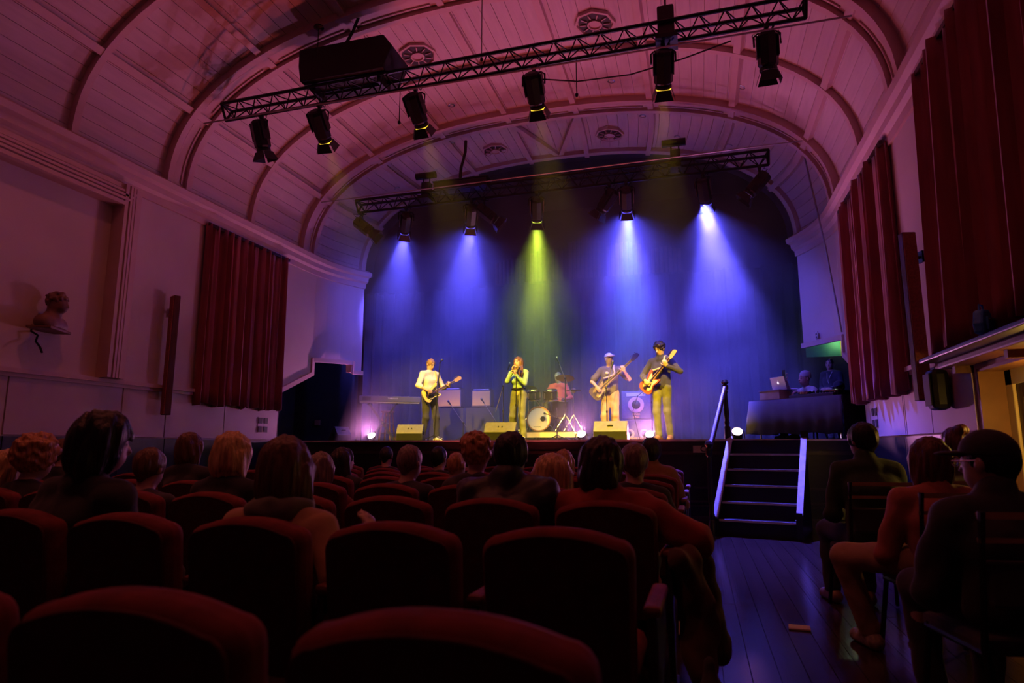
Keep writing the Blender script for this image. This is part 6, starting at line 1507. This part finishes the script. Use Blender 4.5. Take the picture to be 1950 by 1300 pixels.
# people and chairs on the right of the aisle
BRASS = mat('worn brass rail', (0.45, 0.28, 0.12), 0.35, metal=0.7, var=0.2)
def stack_chair(label, x, y, rz):
    r = thing('stacking_chair', label, 'chair', (x, y, FZ), rz, 'chairs along the right of the aisle')
    MB().box((0, 0.24, 0.42), (0.42, 0.42, 0.06)).build('seat', BLACKCLOTH, r, bevel=0.02)
    MB().box((0, 0.0, 0.64), (0.38, 0.035, 0.16), (R(-8), 0, 0)).build('backrest', BLACKCLOTH, r, bevel=0.012)
    MB().box((0, -0.022, 0.875), (0.42, 0.018, 0.024), (R(-8), 0, 0)).build('back_rail', BRASS, r)
    MB().box((0, -0.014, 0.79), (0.42, 0.018, 0.018), (R(-8), 0, 0)).build('back_rail', BRASS, r)
    for s_ in (-1, 1):
        MB().tube([(s_ * 0.20, -0.03, 0.89), (s_ * 0.205, 0.03, 0.42), (s_ * 0.22, -0.06, 0.012)], 0.013, 8).build('rear_leg', BLACKMETAL, r, smooth=True)
        MB().tube([(s_ * 0.20, 0.40, 0.42), (s_ * 0.225, 0.48, 0.012)], 0.013, 8).build('front_leg', BLACKMETAL, r, smooth=True)
        MB().tube([(s_ * 0.205, 0.03, 0.40), (s_ * 0.205, 0.42, 0.40)], 0.012, 6).build('side_rail', BLACKMETAL, r, smooth=True)
    return r
RIGHT = [
 (1652, 838, 5.10, 'short', 'black', 1.05, cloth('dark green jacket', (0.025, 0.055, 0.025)), 0.008, JEANS, 'seated man in a dark green jacket on a chair near the steps', 'black chair with brass rails under the man in green', -0.35, mat('tan shoe', (0.30, 0.20, 0.12), 0.5, var=0.2)),
 (1788, 876, 4.05, 'bob', 'red', 0.98, cloth('coral jacket', (0.42, 0.13, 0.09)), 0.010, cloth('beige trousers', (0.40, 0.26, 0.16)), 'seated woman in a coral jacket on the right of the aisle', 'black chair under the woman in coral', -0.3, mat('patterned trainer', (0.35, 0.30, 0.25), 0.5, var=0.6, scale=30)),
 (1905, 880, 3.00, 'crop', 'black', 1.0, DARKCOAT, 0.02, DENIMBLACK, 'seated man in a dark cap and glasses at the right edge', 'black chair under the man in the cap', -0.6, RUBBER),
 (1824, 846, 5.45, 'bun', 'red', 0.98, CHARCOAL, 0.0, JEANS, 'seated person with auburn hair in a bun near the right wall', 'black chair nearest the right wall', -0.2, RUBBER),
]
for n_, (px_, py_, Y, sty, hc, hs_, top, puff, bot, lab, clab, fx, sh_) in enumerate(RIGHT):
    q = P(px_, py_, Y); base = Vector((q.x, Y - 0.24, FZ)); rz = R((8, 12, 10, 4)[n_])
    stack_chair(clab, base.x, base.y, rz)
    J = pose_sit((0, 0.24, q.z - FZ), 0.43); J['face'] = V(fx, 1, -0.02)
    if n_ == 1: J.update(aL=V(-0.26, 0.52, 0.085), kpL=V(-0.8, 0.5, 1), aR=V(0.05, 0.55, 0.085))
    if n_ == 0: J.update(aL=V(-0.16, 0.60, 0.085), aR=V(0.06, 0.55, 0.085))
    rt, I = person(lab, J, base, rz, (0.46, 0.28, 0.22), (sty, HC[hc], hs_), ('jacket', top), ('trousers', bot), sh_, 0.010, n_ + 60, 'long', 'people on the right of the aisle', puff=puff, collar=puff > 0, hvox=0.006)
    if n_ == 2:
        cap_hat(rt, I, cloth('black cap', (0.012, 0.012, 0.014)), True)
        c_, f_, r_, u_ = I['c'], I['f'], I['r'], I['u']
        for s_ in (-1, 1): MB().tube([c_ + r_ * (0.033 * s_ + 0.022 * math.cos(t)) + f_ * 0.108 + u_ * (0.002 + 0.018 * math.sin(t)) for t in [2 * PI * i / 14 for i in range(14)]], 0.003, 5, True).tube([c_ + r_ * 0.057 * s_ + f_ * 0.105 + u_ * 0.006, c_ + r_ * 0.083 * s_ - f_ * 0.02 + u_ * 0.008], 0.003, 5).build('glasses_rim', CHROME, rt)
# coat over the aisle seat, card on the floor
B = Blob()
for a, b_, r0_, r1_ in (((-0.13, 3.02, 0.62), (-0.10, 3.35, 0.60), 0.05, 0.06), ((-0.10, 3.1, 0.60), (-0.04, 3.12, 0.30), 0.06, 0.07), ((-0.06, 3.25, 0.58), (0.0, 3.3, 0.22), 0.06, 0.08), ((-0.12, 3.2, 0.5), (-0.06, 3.05, 0.16), 0.05, 0.06)): B.cap(V(*a) - V(-0.08, 3.2, 0), V(*b_) - V(-0.08, 3.2, 0), r0_, r1_, 0.05)
B.noise = (0.012, 30, 30, 26, 3.0)
o = blob('draped_coat', B, 0.010, cloth('brown knitted coat', (0.09, 0.045, 0.025))); o.location = (-0.05, 3.2, FZ); tag(o, 'brown knitted coat hanging over the aisle armrest beside the red jumper', 'coat')
B = Blob(); B.cap((0, 0, 0.10), (0.02, 0.25, 0.10), 0.085, 0.07, 0.05).cap((0.02, 0.1, 0.14), (-0.02, 0.12, 0.34), 0.07, 0.03, 0.05); B.noise = (0.012, 30, 30, 26, 5.0); B.cut((0, 0, 0.005), (0, 0, -1))
o = blob('shoulder_bag', B, 0.010, cloth('dark bag', (0.02, 0.018, 0.018))); o.location = (0.02, 2.45, FZ); tag(o, 'dark soft bag slumped on the floor at the aisle', 'bag')
q = P(1523, 1199, 4.5); 
r = thing('paper_card', 'pale folded card lying on the dark aisle floor', 'card', (0.55, 4.56, FZ + 0.001), R(-4)); PAP = mat('pale card', (0.55, 0.45, 0.40), 0.7, var=0.08)
MB().box((0, 0, 0.004), (0.125, 0.07, 0.006)).build('card_sheet', PAP, r); MB().box((0, 0.003, 0.012), (0.123, 0.068, 0.003), (R(6), 0, 0)).build('card_flap', PAP, r)
# bust on the left wall inside the moulded frame
q = P(92, 625, 5.55); bz = q.z
bu = thing('wall_bust', 'dark sculpted bust on a small shelf on the left wall', 'bust', (XL + 0.02, 5.55, bz - 0.02), -PI / 2 + R(25))
CLAY = mat('brown plaster bust', (0.20, 0.10, 0.08), 0.6, var=0.2, scale=12)
B = Blob(); B.ell((0, 0.19, 0.34), (0.085, 0.10, 0.115), None, 0.02).ell((0, 0.23, 0.28), (0.06, 0.07, 0.065), None, 0.04).cap((0, 0.16, 0.26), (0, 0.14, 0.12), 0.068, 0.10, 0.05).cap((-0.16, 0.13, 0.085), (0.16, 0.13, 0.085), 0.085, 0.085, 0.09).cap((-0.10, 0.17, 0.07), (0.10, 0.17, 0.07), 0.09, 0.09, 0.06).cap((0, 0.285, 0.33), (0, 0.30, 0.29), 0.01, 0.016, 0.015)
B.cut((0, 0, 0.03), (0, 0, -1)); blob('bust_figure', B, 0.009, CLAY, bu)
B = Blob(); B.ell((0, 0.175, 0.375), (0.10, 0.115, 0.10), None, 0.02); B.noise = (0.01, 70, 70, 70, 1.0); B.ell((0, 0.30, 0.29), (0.08, 0.09, 0.09), None, 0.01, True); blob('bust_hair', B, 0.007, CLAY, bu)
MB().box((0, 0.13, 0.015), (0.46, 0.26, 0.03)).build('shelf', CLAY, bu, bevel=0.008)
cable('dangling_cable', 'short dark cable dangling below the wall bust', [P(61, 618, 5.5), P(59, 630, 5.5), P(72, 638, 5.5), P(68, 650, 5.5), P(76, 660, 5.5), P(80, 671, 5.5)], 0.012)
cyc.volume_step_rate = 3.0; cyc.volume_max_steps = 64
# ------------------------------------------------------------------ haze
def haze(name, label, lo, hi, density, aniso, noise=0.0):
    m = bpy.data.materials.new(name); m.use_nodes = True; nt = m.node_tree; nt.nodes.clear()
    out = nt.nodes.new('ShaderNodeOutputMaterial'); vs = nt.nodes.new('ShaderNodeVolumeScatter')
    vs.inputs['Color'].default_value = (0.93, 0.93, 1, 1); vs.inputs['Density'].default_value = density; vs.inputs['Anisotropy'].default_value = aniso
    if noise:   # drifting wisps
        tc = nt.nodes.new('ShaderNodeTexCoord'); n = nt.nodes.new('ShaderNodeTexNoise'); n.inputs['Scale'].default_value = 0.85; n.inputs['Detail'].default_value = 3.0; n.inputs['Distortion'].default_value = 0.6
        mr = nt.nodes.new('ShaderNodeMapRange'); mr.inputs[1].default_value = 0.35; mr.inputs[2].default_value = 0.68; mr.inputs[3].default_value = density * (1 - noise); mr.inputs[4].default_value = density * (1 + noise)
        nt.links.new(tc.outputs['Object'], n.inputs['Vector']); nt.links.new(n.outputs['Fac'], mr.inputs[0]); 
        sp = nt.nodes.new('ShaderNodeSeparateXYZ'); hr = nt.nodes.new('ShaderNodeMapRange'); hr.inputs[1].default_value = 0.5; hr.inputs[2].default_value = 2.1; hr.inputs[3].default_value = 0.27; hr.inputs[4].default_value = 1.0
        ml = nt.nodes.new('ShaderNodeMath'); ml.operation = 'MULTIPLY'
        nt.links.new(tc.outputs['Object'], sp.inputs[0]); nt.links.new(sp.outputs[2], hr.inputs[0]); nt.links.new(hr.outputs[0], ml.inputs[0]); nt.links.new(mr.outputs[0], ml.inputs[1]); nt.links.new(ml.outputs[0], vs.inputs['Density'])
    nt.links.new(vs.outputs[0], out.inputs['Volume'])
    c = [(a + b) / 2 for a, b in zip(lo, hi)]; d = [b - a for a, b in zip(lo, hi)]
    o = MB().box((0, 0, 0), d).build(name, m); o.location = c
    return tag(o, label, 'haze', None, 'stuff')
hm = haze('stage_haze', 'theatrical haze filling the lamp beams over the stage and behind the band', (-1, -1, -1), (1, 1, 1), 0.27, 0.5, 0.55)
me = bpy.data.meshes.new('stage_haze'); _m = MB().prism([(10.62, 6.6), (10.62, 4.75), (12.3, 3.15), (11.9, 2.2), (11.45, SZ + 0.006), (15.45, SZ + 0.006), (15.45, 6.6)], 9.2, Matrix(((0, 0, 1), (1, 0, 0), (0, 1, 0))), (-6.98, 0, 0))
me.from_pydata([(a_, b_ - 13.0, c_ - SZ) for a_, b_, c_ in _m.v], [], _m.f); me.update(); me.materials.append(hm.data.materials[0]); hm.data = me; hm.location = (0, 13.0, SZ)
haze('hall_haze', 'very thin haze under the ceiling around the front truss', (-6.6, 6.6, 3.6), (1.9, 10.6, 6.6), 0.0016, 0.1)
